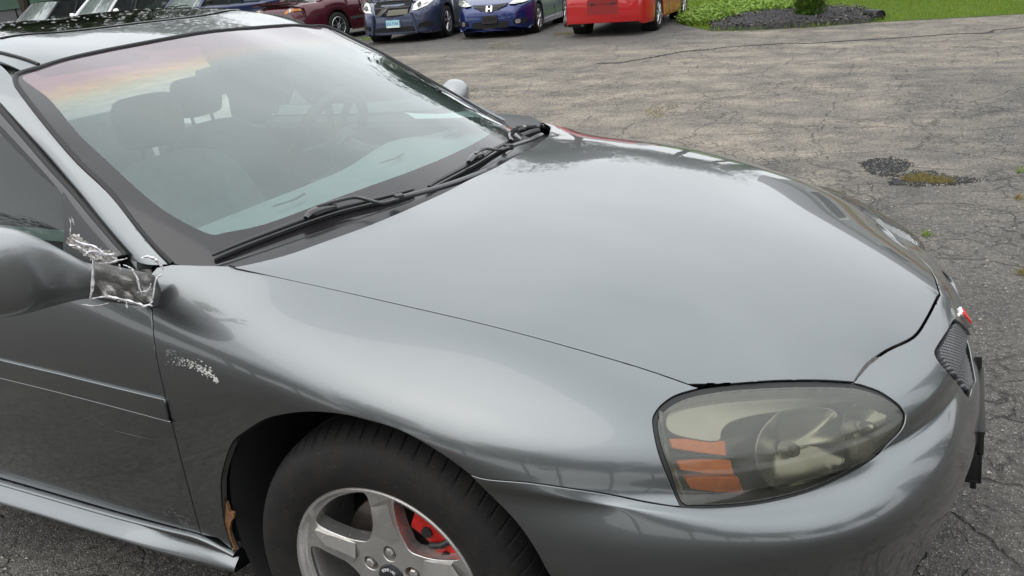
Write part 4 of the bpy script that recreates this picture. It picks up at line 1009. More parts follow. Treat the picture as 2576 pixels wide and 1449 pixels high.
# corner plastics beside the hood on both sides
cz = [(573, 668), (500, 666), (433, 664)]
q1 = [tuple(on_plane(*p, 2, .942)) for p in [(1247, 285), (1290, 287), (1335, 292), (1362, 306), (1356, 318), (1330, 318), (1289, 326)]]
m = MB(); m.prism(q1, (0, 0, -1), .014); m.build('cowl_corner', M['black_plastic'], car, bevel=.002)
m = MB(); m.tube([tuple(on_plane(*p, 2, .945)) for p in ((1300, 322), (1325, 318), (1350, 316))], .009, 8); m.build('washer_pipe', M['trim'], car)
m = MB(); m.tube([tuple(on_plane(*p, 2, .93)) for p in ((1310, 345), (1335, 335), (1355, 330))], .012, 8); m.build('cowl_fitting', M['black_plastic'], car)
# wipers
def W5(*p): return [(503.1+.3515*a, 268.3+.3515*b) for a, b in p]
def wiper(blade, bridge, arm, arm2, lbl, tipw=.0075):
    w = empty('wiper', parent=car); w['label'] = lbl
    B = scr.across(smooth(W5(*blade), 4), .018)
    m = MB(); k = len(B); m.tube([tuple(p) for p in B], [tipw*(.8+.5*math.sin(math.pi*i/(k-1))) for i in range(k)], 8, sq=.62); m.build('blade', M['black_plastic'], w)
    m = MB(); m.tube([tuple(p+np.array([.004, 0, -.012])) for p in B], .0035, 6); m.build('rubber_edge', M['rubber'], w)
    c = scr.across(smooth(W5(*bridge), 3), .030)
    m = MB(); kk = len(c); m.tube([tuple(p) for p in c], [.008+.0065*math.sin(math.pi*i/(kk-1)) for i in range(kk)], 8, sq=.8); m.build('blade_clip', M['black_gloss'], w)
    a = scr.across(smooth(W5(*arm), 4), .040); m = MB(); m.tube([tuple(p) for p in a], .0042, 8); 
    m.build('hook', M['black_gloss'], w)
    a2 = scr.across(smooth(W5(*arm2), 4), .034); m = MB(); kk = len(a2); m.tube([tuple(p) for p in a2], [.0075+.004*i/kk for i in range(kk)], 10, sq=.8); m.build('arm', simple('wiper_arm_satin', (.025, .027, .03), .3, coat=.4), w)
    m = MB(); m.box(tuple(a2[0]), (.02, .026, .016), Matrix.Rotation(.9, 3, 'Z')); m.build('joint', M['black_plastic'], w, bevel=.002)
wiper([(85, 1062), (300, 972), (600, 858), (760, 800), (1000, 722), (1300, 650), (1465, 608), (1525, 590)], [(760, 800), (800, 765), (880, 735), (975, 715)], [(840, 715), (960, 680), (1100, 650), (1200, 668), (1300, 690), (1420, 662)], [(1425, 650), (1500, 635), (1640, 600), (1800, 553), (1930, 508), (2040, 465)], 'wiper lying nearest the camera across the glass foot')
wiper([(1640, 572), (1700, 530), (1900, 425), (2010, 365), (2100, 308), (2215, 248)], [(1925, 400), (1955, 362), (2000, 345), (2030, 350)], [(1970, 340), (2040, 302), (2130, 310), (2210, 292)], [(2210, 288), (2290, 262), (2370, 236), (2440, 205)], 'wiper on the far side of the cowl')
m = MB(); k_ = scr.across(smooth(W5((2225, 250), (2215, 215), (2235, 185), (2270, 160), (2320, 150)), 3), .03); m.tube([tuple(p) for p in k_], .0085, 8); m.build('wiper_pivot', M['black_gloss'], car)
# ---- outside mirrors
def mirror(sg):
    w = empty('side_mirror', parent=car)
    if sg > 0: w['label'] = 'right side mirror with its arm wrapped in clear tape'
    secs = [(-.885, (262, 660), (246, 758), .030), (-.905, (228, 664), (224, 750), .040), (-.93, (190, 640), (190, 752), .055), (-.965, (128, 603), (125, 766), .075), (-1.0, (85, 577), (70, 778), .085), (-1.04, (40, 567), (20, 792), .088), (-1.08, (-20, 585), (-45, 800), .08), (-1.115, (-70, 630), (-80, 800), .055), (-1.125, (-85, 680), (-90, 770), .03)]
    rings = []
    for y, a, b_, dpt in secs:
        t = on_plane(*a, 1, y); bt = on_plane(*b_, 1, y); c = (t+bt)/2; H = (t[2]-bt[2])/2; sh = (t[0]-bt[0])/2
        r_ = []
        for k in range(24):
            an = 2*math.pi*k/24; ca, sa = math.cos(an), math.sin(an)
            ex_ = abs(ca)**.8*(1 if ca > 0 else -1); ez_ = abs(sa)**.8*(1 if sa > 0 else -1)
            fx = dpt*ex_*(1. if ca > 0 else .55)
            r_.append((c[0]+fx-.3*dpt+sh*ez_*.3, y*sg, c[2]+H*ez_))
        rings.append(r_)
    m = MB(); m.loft(rings); o = m.build('mirror_housing', M['paint_m'], w, sub=2, angle=80)
    # arm to the door
    a1 = [np.array([on_plane(235, 706, 1, -.90)[0]-.005, -.90, on_plane(235, 706, 1, -.90)[2]]), None, None]
    arm = []
    for y, (x0, y0), (x1, y1), dd in ((-.902, (232, 655), (226, 752), .032), (-.888, (270, 664), (262, 757), .034), (-.872, (322, 678), (318, 762), .036), (-.852, (380, 690), (378, 772), .038), (-.84, (392, 694), (390, 776), .038)):
        t = on_plane(x0, y0, 1, y); bt = on_plane(x1, y1, 1, y); c = (t+bt)/2; r_ = []
        for k in range(16):
            an = 2*math.pi*k/16; ca, sa = math.cos(an), math.sin(an); ez_ = abs(sa)**.7*(1 if sa > 0 else -1); ex_ = abs(ca)**.7*(1 if ca > 0 else -1)
            r_.append((c[0]+.0*dd*ex_, y*sg-sg*dd*.55*ex_*(1 if ca > 0 else 1), c[2]+(t[2]-bt[2])/2*ez_))
        arm.append(r_)
    m = MB(); m.loft(arm); m.build('mirror_arm', M['black_plastic'] if False else simple('arm_plastic', (.05, .052, .054), .35, coat=.3), w, sub=1, angle=80)
    return w
mw = mirror(1); ml = mirror(-1); ml.location = (-.24, -.03, -.035); ml.scale = (1, 1, 1)
# clear tape: crumpled sheet over the arm plus whitened folds
TP = [(226, 650), (262, 655), (305, 664), (350, 668), (395, 676), (412, 700), (405, 735), (384, 772), (330, 768), (280, 757), (222, 752)]
rt_ = np.random.RandomState(2)
def tape_sheet(poly, dist, amp, nm, nx=26, ny=18):
    xs = [p[0] for p in poly]; ys = [p[1] for p in poly]; V = []; idx = {}; F = []; cr = []
    gx = np.linspace(min(xs), max(xs), nx); gy = np.linspace(min(ys), max(ys), ny)
    for j, y in enumerate(gy):
        for i, x in enumerate(gx):
            if not inpoly(np.array([[x, y]]), poly)[0]: continue
            yy = dist((x-235)/160); h = amp*(rt_.rand()**3); jx, jy = rt_.uniform(-2, 2, 2)
            p = on_plane(x+jx, y+jy, 1, yy-h); idx[(i, j)] = len(V); V.append(p); cr.append(h/amp)
    for (i, j) in idx:
        q = [(i, j), (i+1, j), (i+1, j+1), (i, j+1)]
        if all(k in idx for k in q): F += [(idx[q[0]], idx[q[1]], idx[q[2]]), (idx[q[0]], idx[q[2]], idx[q[3]])]
    o = mesh_obj(nm, V, F, M['tape'], mw, False); a = o.data.attributes.new('cr', 'FLOAT', 'POINT'); a.data.foreach_set('value', np.array(cr, np.float32)**2); return o
tape_sheet(TP, lambda t: -.935+.055*t, .007, 'packing_tape', 14, 10)
TP2 = [(166, 600), (175, 585), (200, 590), (225, 612), (262, 625), (300, 634), (300, 655), (262, 668), (240, 665), (215, 648), (190, 630), (160, 616)]
tp2_ = tape_sheet(TP2, lambda t: -.93+.045*t, .014, 'packing_tape'); tp2_.data.attributes['cr'].data.foreach_set('value', np.array(rt_.uniform(.2, 1.3, len(tp2_.data.vertices)), np.float32))
FOLD = [([(233, 648), (234, 690), (230, 736), (226, 752)], .0035), ([(226, 752), (262, 747), (300, 752), (345, 764), (368, 770), (384, 758)], .004), ([(384, 758), (388, 725), (394, 700), (410, 690)], .0028), ([(310, 666), (330, 676), (345, 700), (350, 722), (358, 742)], .0028), ([(240, 663), (275, 662), (300, 655), (320, 650)], .0024), ([(172, 616), (195, 622), (215, 634), (240, 652)], .005), ([(180, 600), (205, 612), (240, 622), (262, 640)], .0035), ([(355, 650), (372, 645), (388, 652), (405, 668), (412, 680)], .004), ([(174, 548), (178, 560), (176, 590)], .0012), ([(180, 545), (186, 565)], .001), ([(300, 664), (303, 682)], .0018), ([(318, 756), (320, 775)], .002), ([(352, 776), (372, 768), (384, 770)], .003), ([(200, 765), (240, 770), (275, 762)], .002), ([(262, 745), (266, 728)], .0016), ([(215, 640), (232, 632), (262, 640), (285, 640)], .005), ([(345, 735), (372, 730), (380, 712)], .002)]
for pl, wd_ in FOLD:
    pts = smooth(pl, 5); V = []; F = []
    for i, (x, y) in enumerate(pts):
        yy = -.955+.055*(x-235)/160; a, b_ = pts[max(i-1, 0)], pts[min(i+1, len(pts)-1)]; t = np.array([b_[0]-a[0], b_[1]-a[1]]); t /= np.linalg.norm(t)+1e-9; nn_ = np.array([-t[1], t[0]])
        ww = wd_*1050*rt_.uniform(.65, 1.15)*(.3+.7*math.sin(math.pi*(i+.5)/len(pts)))
        for s_ in (-1, 0, 1): V.append(on_plane(x+nn_[0]*ww*s_+rt_.uniform(-1, 1), y+nn_[1]*ww*s_+rt_.uniform(-1, 1), 1, yy-(.003 if s_ == 0 else 0)*rt_.uniform(.3, 2)))
    for i in range(len(pts)-1):
        for s_ in range(2): F.append((i*3+s_, i*3+s_+1, i*3+s_+4, i*3+s_+3))
    mesh_obj('tape_fold', V, F, M['crease'], mw, False)
# ------------------------------------------------------------------ interior
it = empty('interior', parent=car)
m = MB(); NYD = 25
ds = []
for y in np.linspace(-.70, .70, NYD):
    k = (y/.70); b_ = math.exp(-((y-.37)/.17)**2); fx = -.30-.20*k*k
    ds.append([(fx, y, .895), (fx-.06, y, .915), (-.52-.10*k*k, y, .925+.012*b_), (-.66-.06*k*k, y, .925+.028*b_), (-.76, y, .915+.035*b_), (-.80, y, .885+.03*b_), (-.80, y, .80), (-.75, y, .60)])
m.loft([[tuple(p) for p in smooth(r_, 3)] for r_ in ds], cap=False, closed=False); m.build('dashboard', M['dash'], it)
for y0 in (-.32, .15, .52): m = MB(); m.tube([(-.60, y0-.06, .945), (-.58, y0, .947), (-.60, y0+.06, .945)], .006, 6, sq=.4); m.build('defroster_vent', M['leather'], it)
m = MB(); m.box((-.88, .37, .88), (.10, .10, .10)); m.tube([(-.80, .37, .86), (-.95, .37, .93)], .04, 10); m.build('steering_column', M['leather'], it, bevel=.01)
cS = Vector((-1.03, .37, .955)); axS = Vector((-.88, 0, .47)).normalized(); eS = Vector((0, 1, 0)); fS = axS.cross(eS)
m = MB(); m.tube([cS+eS*math.cos(t)*.185+fS*math.sin(t)*.185 for t in np.linspace(0, 2*math.pi, 49)], .020, 10, cap=False); 
for t in (.1, math.pi-.1, -1.2, -1.95): m.tube([cS+eS*math.cos(t)*.18+fS*math.sin(t)*.18, cS-axS*.03], .014, 8)
m.lathe([(0, .012), (.05, .008), (.075, -.02), (.06, -.05)], cS-axS*.03, axS, 24); m.build('steering_wheel', M['leather'], it)
m = MB()
rings = []
for y, h_, t_ in ((-.135, .022, .012), (-.128, .040, .018), (-.06, .044, .022), (0, .044, .023), (.06, .044, .022), (.128, .040, .018), (.135, .022, .012)):
    rings.append([(-1.045+t_*math.copysign(abs(math.cos(a))**.5, math.cos(a))-.12*y*0, y, 1.232+h_*math.copysign(abs(math.sin(a))**.5, math.sin(a))) for a in np.linspace(0, 2*math.pi, 17)[:-1]])
m.loft(rings); m.tube([(-1.02, 0, 1.245), (-1.0, 0, 1.285)], .012, 8); o = m.build('rear_view_mirror', M['leather'], it, angle=60)
def seat(x, y, lbl, dz=0):
    s_ = MB(); rg_ = []
    for z, hw, xf, xb in ((.50, .22, .10, -.06), (.60, .235, .11, -.08), (.75, .235, .08, -.10), (.90, .225, .03, -.13), (.99, .20, -.01, -.14), (1.035, .15, -.05, -.13), (1.05, .08, -.07, -.11)):
        r_ = []
        for a in np.linspace(0, 2*math.pi, 25)[:-1]:
            ca, sa = math.cos(a), math.sin(a); yy = hw*math.copysign(abs(sa)**.6, sa); xx = (xf+xb)/2+(xf-xb)/2*math.copysign(abs(ca)**.6, ca)
            if ca > .2: xx += .025*(abs(yy)/hw)**2-.008*math.cos(yy*70)
            r_.append((x+xx-.12*(z-.5), y+yy, z+dz))
        rg_.append(r_)
    s_.loft(rg_); s_.build('seat_back', M['cloth'], it, sub=1, angle=80)
    h_ = MB(); rg_ = []
    for z, hw, t_ in ((1.07, .08, .03), (1.085, .105, .045), (1.14, .115, .055), (1.20, .108, .05), (1.225, .09, .035)):
        rg_.append([(x-.19+t_*math.copysign(abs(math.cos(a))**.7, math.cos(a)), y+hw*math.copysign(abs(math.sin(a))**.7, math.sin(a)), z+dz) for a in np.linspace(0, 2*math.pi, 21)[:-1]])
    h_.loft(rg_); h_.build('head_rest', M['cloth'], it, sub=1, angle=80)
    for d_ in (-.05, .05): p_ = MB(); p_.tube([(x-.18, y+d_, .98+dz), (x-.19, y+d_, 1.12+dz)], .007, 6); p_.build('head_rest_post', M['leather'], it)
    c_ = MB(); c_.box((x+.22, y, .42+dz), (.50, .48, .14)); c_.build('seat_cushion', M['cloth'], it, bevel=.04)
seat(-.97, -.25, 'p'); seat(-1.52, .42, 'd', -.03)
m = MB(); m.box((-2.35, 0, .75), (.25, 1.2, .6), Matrix.Rotation(-.3, 3, 'Y')); m.build('rear_seat', M['cloth'], it, bevel=.06)
m = MB(); m.box((-1.2, 0, .18), (2.6, 1.5, .04)); m.box((-.62, 0, .45), (.1, 1.45, .6)); m.build('floor_pan', M['leather'], it)
m = MB(); m.box((-1.0, .02, .42), (.8, .22, .28)); m.build('centre_console', M['leather'], it, bevel=.03)
for sg in (1, -1):
    m = MB(); m.loft([[(x, sg*.79, .955), (x, sg*.74, .965), (x, sg*.72, .93), (x, sg*.72, .45), (x, sg*.78, .40)] for x in (-.62, -1.2, -2.4)], cap=True); m.build('door_card', M['leather'], it)
    m = MB(); m.loft([[(x, sg*.775, .962), (x, sg*.735, .975), (x, sg*.715, .955), (x, sg*.72, .93)] for x in (-.70, -1.3, -2.4)]); m.build('sill_trim', M['lighttrim'], it)
    m = MB(); m.loft([[(-1.68, sg*.775, .95), (-1.86, sg*.775, .95), (-1.86, sg*.71, .95), (-1.68, sg*.71, .95)], [(-1.58, sg*.655, 1.33), (-1.72, sg*.655, 1.33), (-1.72, sg*.60, 1.33), (-1.58, sg*.60, 1.33)]]); m.build('door_pillar', M['leather'], it)
    m = MB(); P0 = [pil.ev(t, .55)[0] for t in (.04, .15, .3, .42, .5, .7, 1)]; m.tube([(p[0], p[1]*(-sg)*-1 if sg > 0 else p[1]*1., p[2]-.022) if False else (p[0], abs(p[1])*sg-.018*sg, p[2]-.028) for p in P0], .024, 8); m.build('pillar_trim', M['lighttrim'], it)
r = cut(roof, [(0, .04), (1, .04), (1, sf-.01), (1, 1), (0, 1)], centre=True, h=.06, flange=0, gap=0, off=-.035)
o = mesh_obj('headliner', *join(r, flipy(*r))[:2], M['lighttrim'], it)
for y in (-.33, .33):
    m = MB(); m.box((-1.27, y, 1.335), (.15, .34, .014), Matrix.Rotation(.25, 3, 'Y')); m.build('sun_visor', M['lighttrim'], it, bevel=.005)
# curled sheet of paper left on the far end of the dashboard
PP = [(1014, 283), (1060, 285), (1110, 287), (1160, 281), (1190, 277), (1215, 281), (1240, 299), (1190, 295), (1130, 298), (1045, 299)]
top_p = [(1014, 283), (1070, 286), (1130, 285), (1185, 277), (1222, 284)]; bot_p = [(1045, 299), (1090, 298), (1140, 297), (1195, 294), (1240, 299)]
tp = [on_plane(*p, 2, 1.03-.045*(p[0]-1014)/220) for p in smooth(top_p, 3)]; bp = [on_plane(*p, 2, 1.022-.045*(p[0]-1014)/220) for p in smooth(bot_p, 3)]
V = []; 
for a, b_ in zip(tp, bp): V += [a, (a+b_)/2+np.array([0, 0, .004]), b_]
k = len(tp); F = [(i*3+j, i*3+j+1, i*3+j+4, i*3+j+3) for i in range(k-1) for j in range(2)]
tag(mesh_obj('paper_sheet', V, F, M['paper']), 'curled white sheet of paper on the dashboard of the near car', 'paper')
# ================================================================== ground, lawn, planting, trees, house
def hgt(x, y):
    s = np.clip((np.asarray(y, float)-1.5)/10.5, 0, 1); s = s*s*(3-2*s)
    return s*(.40*np.tanh(-.031*np.asarray(x, float)/.40)-.002)
def hit(px, py, lift=0.):
    d = ray(px, py); t = 2.
    while t < 120:
        p = CAM+d*t
        if p[2] < hgt(p[0], p[1])+lift: break
        t += .01
    return p
def asphalt():
    t = NT('worn_cracked_asphalt'); P = t.pos(); sc1 = t.scale(P, (1, 1, .0))
    xyz = t.n('SeparateXYZ'); t.l(P, xyz.inputs[0]); X, Y = xyz.outputs[0], xyz.outputs[1]
    big = t.noise(.45, 5, .6, sc1); med = t.noise(2.2, 6, .65, sc1); fine = t.noise(38, 5, .75, sc1)
    # bleached gravelly belt through the middle of the lot
    w = t.math('ADD', Y, t.math('MULTIPLY', X, .28)); belt = t.ramp(t.math('MULTIPLY_ADD', w, .08, t.math('MULTIPLY_ADD', big, .35, -.1)), (.26, 0.), (.42, 1.), (.95, 1.), (1., .5))
    side_ = t.ramp(t.math('MULTIPLY_ADD', X, -.16, t.math('MULTIPLY_ADD', med, .6, .02)), (.02, 0.), (.42, 1.))
    tan = t.math('MULTIPLY', belt, side_)
    road = t.ramp(t.math('MULTIPLY_ADD', Y, .2, t.math('MULTIPLY_ADD', med, .3, -1.65)), (.0, 0.), (.3, 1.))
    tan = t.math('MAXIMUM', tan, t.math('MULTIPLY', road, .85))
    blot = t.ramp(t.noise(1.1, 7, .7, t.scale(P, (.6, 1.3, 0))), (.38, 0.), (.66, 1.))
    base = t.mix(t.math('MULTIPLY', tan, t.math('MULTIPLY_ADD', blot, .75, .25)), (.124, .113, .100), (.385, .325, .255))
    base = t.mix(t.ramp(med, (.35, .55), (.62, 0.)), base, (.035, .035, .036))
    # darker, newer apron under the parked row
    ap = t.math('MULTIPLY', t.ramp(t.math('MULTIPLY_ADD', Y, .2, t.math('MULTIPLY_ADD', med, .25, -2.15)), (.15, 0.), (.35, 1.)), t.ramp(t.math('MULTIPLY_ADD', X, -.3, -.6), (.1, 0.), (.5, 1.)))
    base = t.mix(t.math('MULTIPLY', ap, .75), base, (.06, .06, .062))
    # exposed stones, three sizes
    cols = t.vor(190, co=sc1, out='Color'); sp = t.n('SeparateColor'); t.l(cols, sp.inputs[0]); d1 = t.vor(190, co=sc1)
    stone = t.math('MULTIPLY', t.ramp(sp.outputs[0], (.48, 0.), (.53, 1.), mode='LINEAR'), t.ramp(d1, (.25, 1.), (.55, 0.)))
    c2 = t.vor(85, co=sc1, out='Color'); sp2 = t.n('SeparateColor'); t.l(c2, sp2.inputs[0]); d2 = t.vor(85, co=sc1)
    st2 = t.math('MULTIPLY', t.ramp(sp2.outputs[1], (.80, 0.), (.84, 1.)), t.ramp(d2, (.22, 1.), (.42, 0.)))
    scol = t.ramp(sp.outputs[2], (0., (.12, .11, .10)), (.45, (.30, .26, .21)), (.85, (.46, .41, .34)), (1., (.72, .68, .62)))
    base = t.mix(t.math('MULTIPLY', stone, t.math('MULTIPLY_ADD', tan, .35, .5)), base, scol)
    base = t.mix(t.math('MULTIPLY', st2, .6), base, t.ramp(sp2.outputs[2], (0., (.2, .18, .15)), (1., (.5, .47, .42))))
    dk = t.ramp(fine, (.38, .65), (.55, 0.)); base = t.mix(dk, base, (.02, .02, .021))
    # alligator cracking: small cells inside larger ones, wobbled
    wob = t.n('VectorMath', operation='ADD'); nv = t.noise(1.6, 4, .6, sc1, out='Color'); sv = t.n('VectorMath', operation='SCALE'); sv.inputs['Scale'].default_value = .35; t.l(nv, sv.inputs[0]); t.l(sc1, wob.inputs[0]); t.l(sv.outputs[0], wob.inputs[1])
    wob2 = t.n('VectorMath', operation='ADD'); nv2 = t.noise(14, 3, .6, sc1, out='Color'); sv2 = t.n('VectorMath', operation='SCALE'); sv2.inputs['Scale'].default_value = .05; t.l(nv2, sv2.inputs[0]); t.l(wob.outputs[0], wob2.inputs[0]); t.l(sv2.outputs[0], wob2.inputs[1])
    e1 = t.vor(1.15, 'DISTANCE_TO_EDGE', wob2.outputs[0]); e2 = t.vor(7.5, 'DISTANCE_TO_EDGE', wob2.outputs[0])
    k1 = t.ramp(e1, (.002, 1.), (.012, 0.)); k2 = t.ramp(e2, (.012, 1.), (.05, 0.))
    m2 = t.ramp(t.noise(.9, 4, .6, sc1), (.40, 0.), (.58, 1.)); br = t.ramp(t.noise(6, 3, .6, sc1), (.35, 0.), (.5, 1.))
    k = t.math('MAXIMUM', t.math('MULTIPLY', k1, br), t.math('MULTIPLY', t.math('MULTIPLY', k2, m2), br))
    base = t.mix(t.math('MULTIPLY', k, .6), base, (.012, .012, .012))
    # moss and dry weed stain
    ms = t.math('MULTIPLY', t.ramp(t.noise(3.4, 5, .7, sc1), (.66, 0.), (.74, 1.)), t.ramp(t.noise(30, 4, .7, sc1), (.5, 0.), (.6, 1.))); base = t.mix(t.math('MULTIPLY', ms, .5), base, (.12, .11, .035))
    t.bsdf(base, t.math('MULTIPLY_ADD', fine, .25, .62), spec=.35)
    h = t.math('ADD', t.math('MULTIPLY', d1, -.35), t.math('MULTIPLY', k, -1.2)); h = t.math('ADD', h, t.math('MULTIPLY', fine, .8)); h = t.math('ADD', h, t.math('MULTIPLY', st2, .5))
    t.bn(h, 1., .009); return t.m
M['asphalt'] = asphalt()
gx = np.concatenate([np.linspace(-400, -42, 14), np.linspace(-40, 20, 121), np.linspace(22, 400, 14)]); gy = np.concatenate([np.linspace(-400, -12, 12), np.linspace(-10, 30, 101), np.linspace(32, 700, 18)])
rgd = np.random.RandomState(4)
V = [(x, y, float(hgt(x, y)) if x > -60 else .4*math.tanh(1)) for y in gy for x in gx]; nx_ = len(gx)
F = [(j*nx_+i, j*nx_+i+1, (j+1)*nx_+i+1, (j+1)*nx_+i) for j in range(len(gy)-1) for i in range(nx_-1)]
tag(mesh_obj('ground', V, F, M['asphalt']), kind='structure')
def patch(name, outline, mat, lift, kind='structure', step=.5, bumpy=0.):
    "sheet lying on the ground inside a world outline"
    o = np.array([p[:2] for p in outline]); lo, hi = o.min(0), o.max(0)
    xs = np.arange(lo[0], hi[0], step); ys = np.arange(lo[1], hi[1], step)
    G = np.array([(x, y) for x in xs for y in ys]); G = G[inpoly(G, o)]; G = G[segdist(G, o) > step*.3]
    pts = [Vector(p) for p in o]+[Vector(p) for p in G]; n = len(o)
    r = delaunay_2d_cdt(pts, [(i, (i+1) % n) for i in range(n)], [], 0, 1e-6); P = np.array([tuple(v) for v in r[0]]); T_ = np.array([t for t in r[2] if len(t) == 3]); T_ = T_[inpoly(P[T_].mean(1), o)]
    ed = segdist(P, o); z = hgt(P[:, 0], P[:, 1])+lift*np.clip(ed/.06, 0, 1)*1.0+.004+bumpy*np.clip(ed/.6, 0, 1)*rgd.rand(len(P))
    a, b_, c_ = P[T_[:, 0]], P[T_[:, 1]], P[T_[:, 2]]; cr_ = (b_[:, 0]-a[:, 0])*(c_[:, 1]-a[:, 1])-(b_[:, 1]-a[:, 1])*(c_[:, 0]-a[:, 0]); T_[cr_ < 0] = T_[cr_ < 0][:, ::-1]
    return tag(mesh_obj(name, np.c_[P, z], T_, mat), kind=kind)
def grassmat(name, a, b_, c_):
    t = NT(name); P = t.pos(); n1 = t.noise(.35, 4, .6, P); n2 = t.noise(7, 6, .75, P); n3 = t.noise(90, 3, .7, P)
    c = t.ramp(n2, (.3, a), (.55, b_), (.8, c_)); c = t.mix(t.ramp(n1, (.3, 0.), (.75, .7)), c, tuple(x*.7 for x in b_)); c = t.mix(t.ramp(n3, (.35, .6), (.6, 0.)), c, tuple(x*.35 for x in a))
    t.bsdf(c, .8, spec=.2); t.bn(t.math('ADD', n3, n2), 1., .03); return t.m
M['grass'] = grassmat('mown_grass', (.075, .135, .012), (.13, .20, .018), (.20, .25, .035))
def leafmat(name, a, b_, tr=.25):
    t = NT(name); oi = t.n('NewGeometry'); r = oi.outputs['Random Per Island']
    c = t.ramp(r, (0., a), (1., b_)); bs = t.bsdf(c, .55, spec=.35)
    tl = t.n('BsdfTranslucent'); t.l(c, tl.inputs[0]); m = t.n('MixShader'); m.inputs[0].default_value = tr; t.l(bs.outputs[0], m.inputs[1]); t.l(tl.outputs[0], m.inputs[2]); t.l(m.outputs[0], t.out.inputs[0]); return t.m
M['leaf_g'] = leafmat('ground_cover_leaf', (.10, .19, .018), (.24, .36, .05)); M['leaf_a'] = leafmat('arborvitae_leaf', (.03, .075, .008), (.10, .17, .02)); M['leaf_t'] = leafmat('tree_leaf', (.022, .045, .012), (.06, .10, .025)); M['leaf_c'] = leafmat('conifer_leaf', (.012, .03, .012), (.035, .06, .022))
M['blade'] = leafmat('grass_blade', (.09, .17, .012), (.22, .30, .03)); M['dry'] = leafmat('dry_weed', (.12, .10, .03), (.28, .22, .07))
M['bark'] = simple('bark', (.07, .055, .042), .9, var=.4, vs=14, bump=.8, bs=40); M['mulch'] = simple('dark_mulch', (.022, .019, .021), .9, var=.5, vs=30, bump=1., bs=40)
M['chipm'] = leafmat('mulch_chip', (.012, .011, .012), (.05, .04, .04), 0.); M['chipl'] = simple('pale_chip', (.26, .22, .19), .8, var=.3, vs=200)
# lawn begins behind the road edge
edge = [(1700, 60), (1790, 79), (1888, 77), (2029, 70), (2111, 64), (2193, 57), (2230, 55), (2330, 50), (2450, 43), (2576, 36)]
ew = [hit(*p)[:2] for p in edge]; ew = [ew[0]+np.array([-.2, .4])]+ew[1:]
e0_, e1_ = ew[0], ew[-1]
lawn = [tuple(p) for p in ew]+[(e1_[0]+40, e1_[1]+14), (60, 60), (-22, 60), (-22, 22), (-9, 21), (-6.2, 20.5), (-5.2, 18.8), (-4.3, 17.2), (-3.9, 15.6)]
patch('lawn', lawn, M['grass'], .03, step=1.0)
bedp = [(1790, 78), (1820, 77), (1888, 76), (1960, 73), (2029, 69), (2111, 63), (2170, 59), (2205, 55), (2200, 40), (2176, 28), (2110, 23), (2064, 21), (1993, 29), (1940, 32), (1888, 36), (1829, 49), (1790, 62), (1784, 72)]
bw = [tuple(hit(*p)[:2]) for p in bedp]
patch('mulch_bed', bw, M['mulch'], .06, step=.18, bumpy=.07)
def scatter(name, outline, n, mat, maker, seed, kind='stuff', z0=0., parent=None, keep=None):
    r = np.random.RandomState(seed); o = np.array([p[:2] for p in outline]); lo, hi = o.min(0), o.max(0); V = []; F = []; c = 0
    while c < n:
        Q = r.uniform(lo, hi, (n*3, 2)); Q = Q[inpoly(Q, o)]
        for q in Q:
            if c >= n: break
            if keep is not None and not keep(q, r): continue
            maker(q, float(hgt(*q))+z0, r, V, F); c += 1
    ob = mesh_obj(name, V, F, mat, parent, False); return tag(ob, kind=kind) if kind else ob
def leaf(p, a, tilt, L, w, V, F):
    d = np.array([math.cos(a)*math.cos(tilt), math.sin(a)*math.cos(tilt), math.sin(tilt)]); s = np.array([-math.sin(a), math.cos(a), 0.])*w; k = len(V)
    V += [p, p+d*L*.5+s, p+d*L, p+d*L*.5-s]; F.append((k, k+1, k+2, k+3))
def chipper(q, z, r, V, F):
    p = np.array([q[0], q[1], z+.06+r.rand()*.05]); leaf(p, r.rand()*6.3, r.uniform(-.4, .6), r.uniform(.03, .09), r.uniform(.008, .022), V, F)
scatter('mulch_chips', bw, 5200, M['chipm'], chipper, 1); scatter('pale_chips', bw, 420, M['chipl'], chipper, 2)
gcp = [(1706, 56), (1720, 62), (1757, 66), (1790, 67), (1829, 54), (1888, 42), (1940, 37), (1996, 34), (1996, 26), (1958, 19), (1881, 13), (1840, 20), (1790, 28), (1745, 34), (1715, 46)]
gw = [tuple(hit(*p)[:2]) for p in gcp]
def cover(q, z, r, V, F):
    for _ in range(3):
        p = np.array([q[0]+r.normal(0, .05), q[1]+r.normal(0, .05), z+.04+abs(r.normal(0, .07))]); leaf(p, r.rand()*6.3, r.uniform(-.3, .8), r.uniform(.05, .10), r.uniform(.02, .035), V, F)
gc = scatter('ground_cover', gw, 2600, M['leaf_g'], cover, 3)
def blade(q, z, r, V, F):
    a = r.rand()*6.3; k = len(V); h = r.uniform(.03, .075); w = .006; V += [(q[0]-w*math.sin(a), q[1]+w*math.cos(a), z+.02), (q[0]+w*math.sin(a), q[1]-w*math.cos(a), z+.02), (q[0]+r.normal(0, .02), q[1]+r.normal(0, .02), z+.03+h)]; F.append((k, k+1, k+2))
vis = [tuple(p) for p in ew]+[(4.5, 17), (4, 22), (-8, 22), (-5.2, 18.8), (-4.3, 17.2), (-3.9, 15.6)]
scatter('grass_blades', vis, 30000, M['blade'], blade, 4)
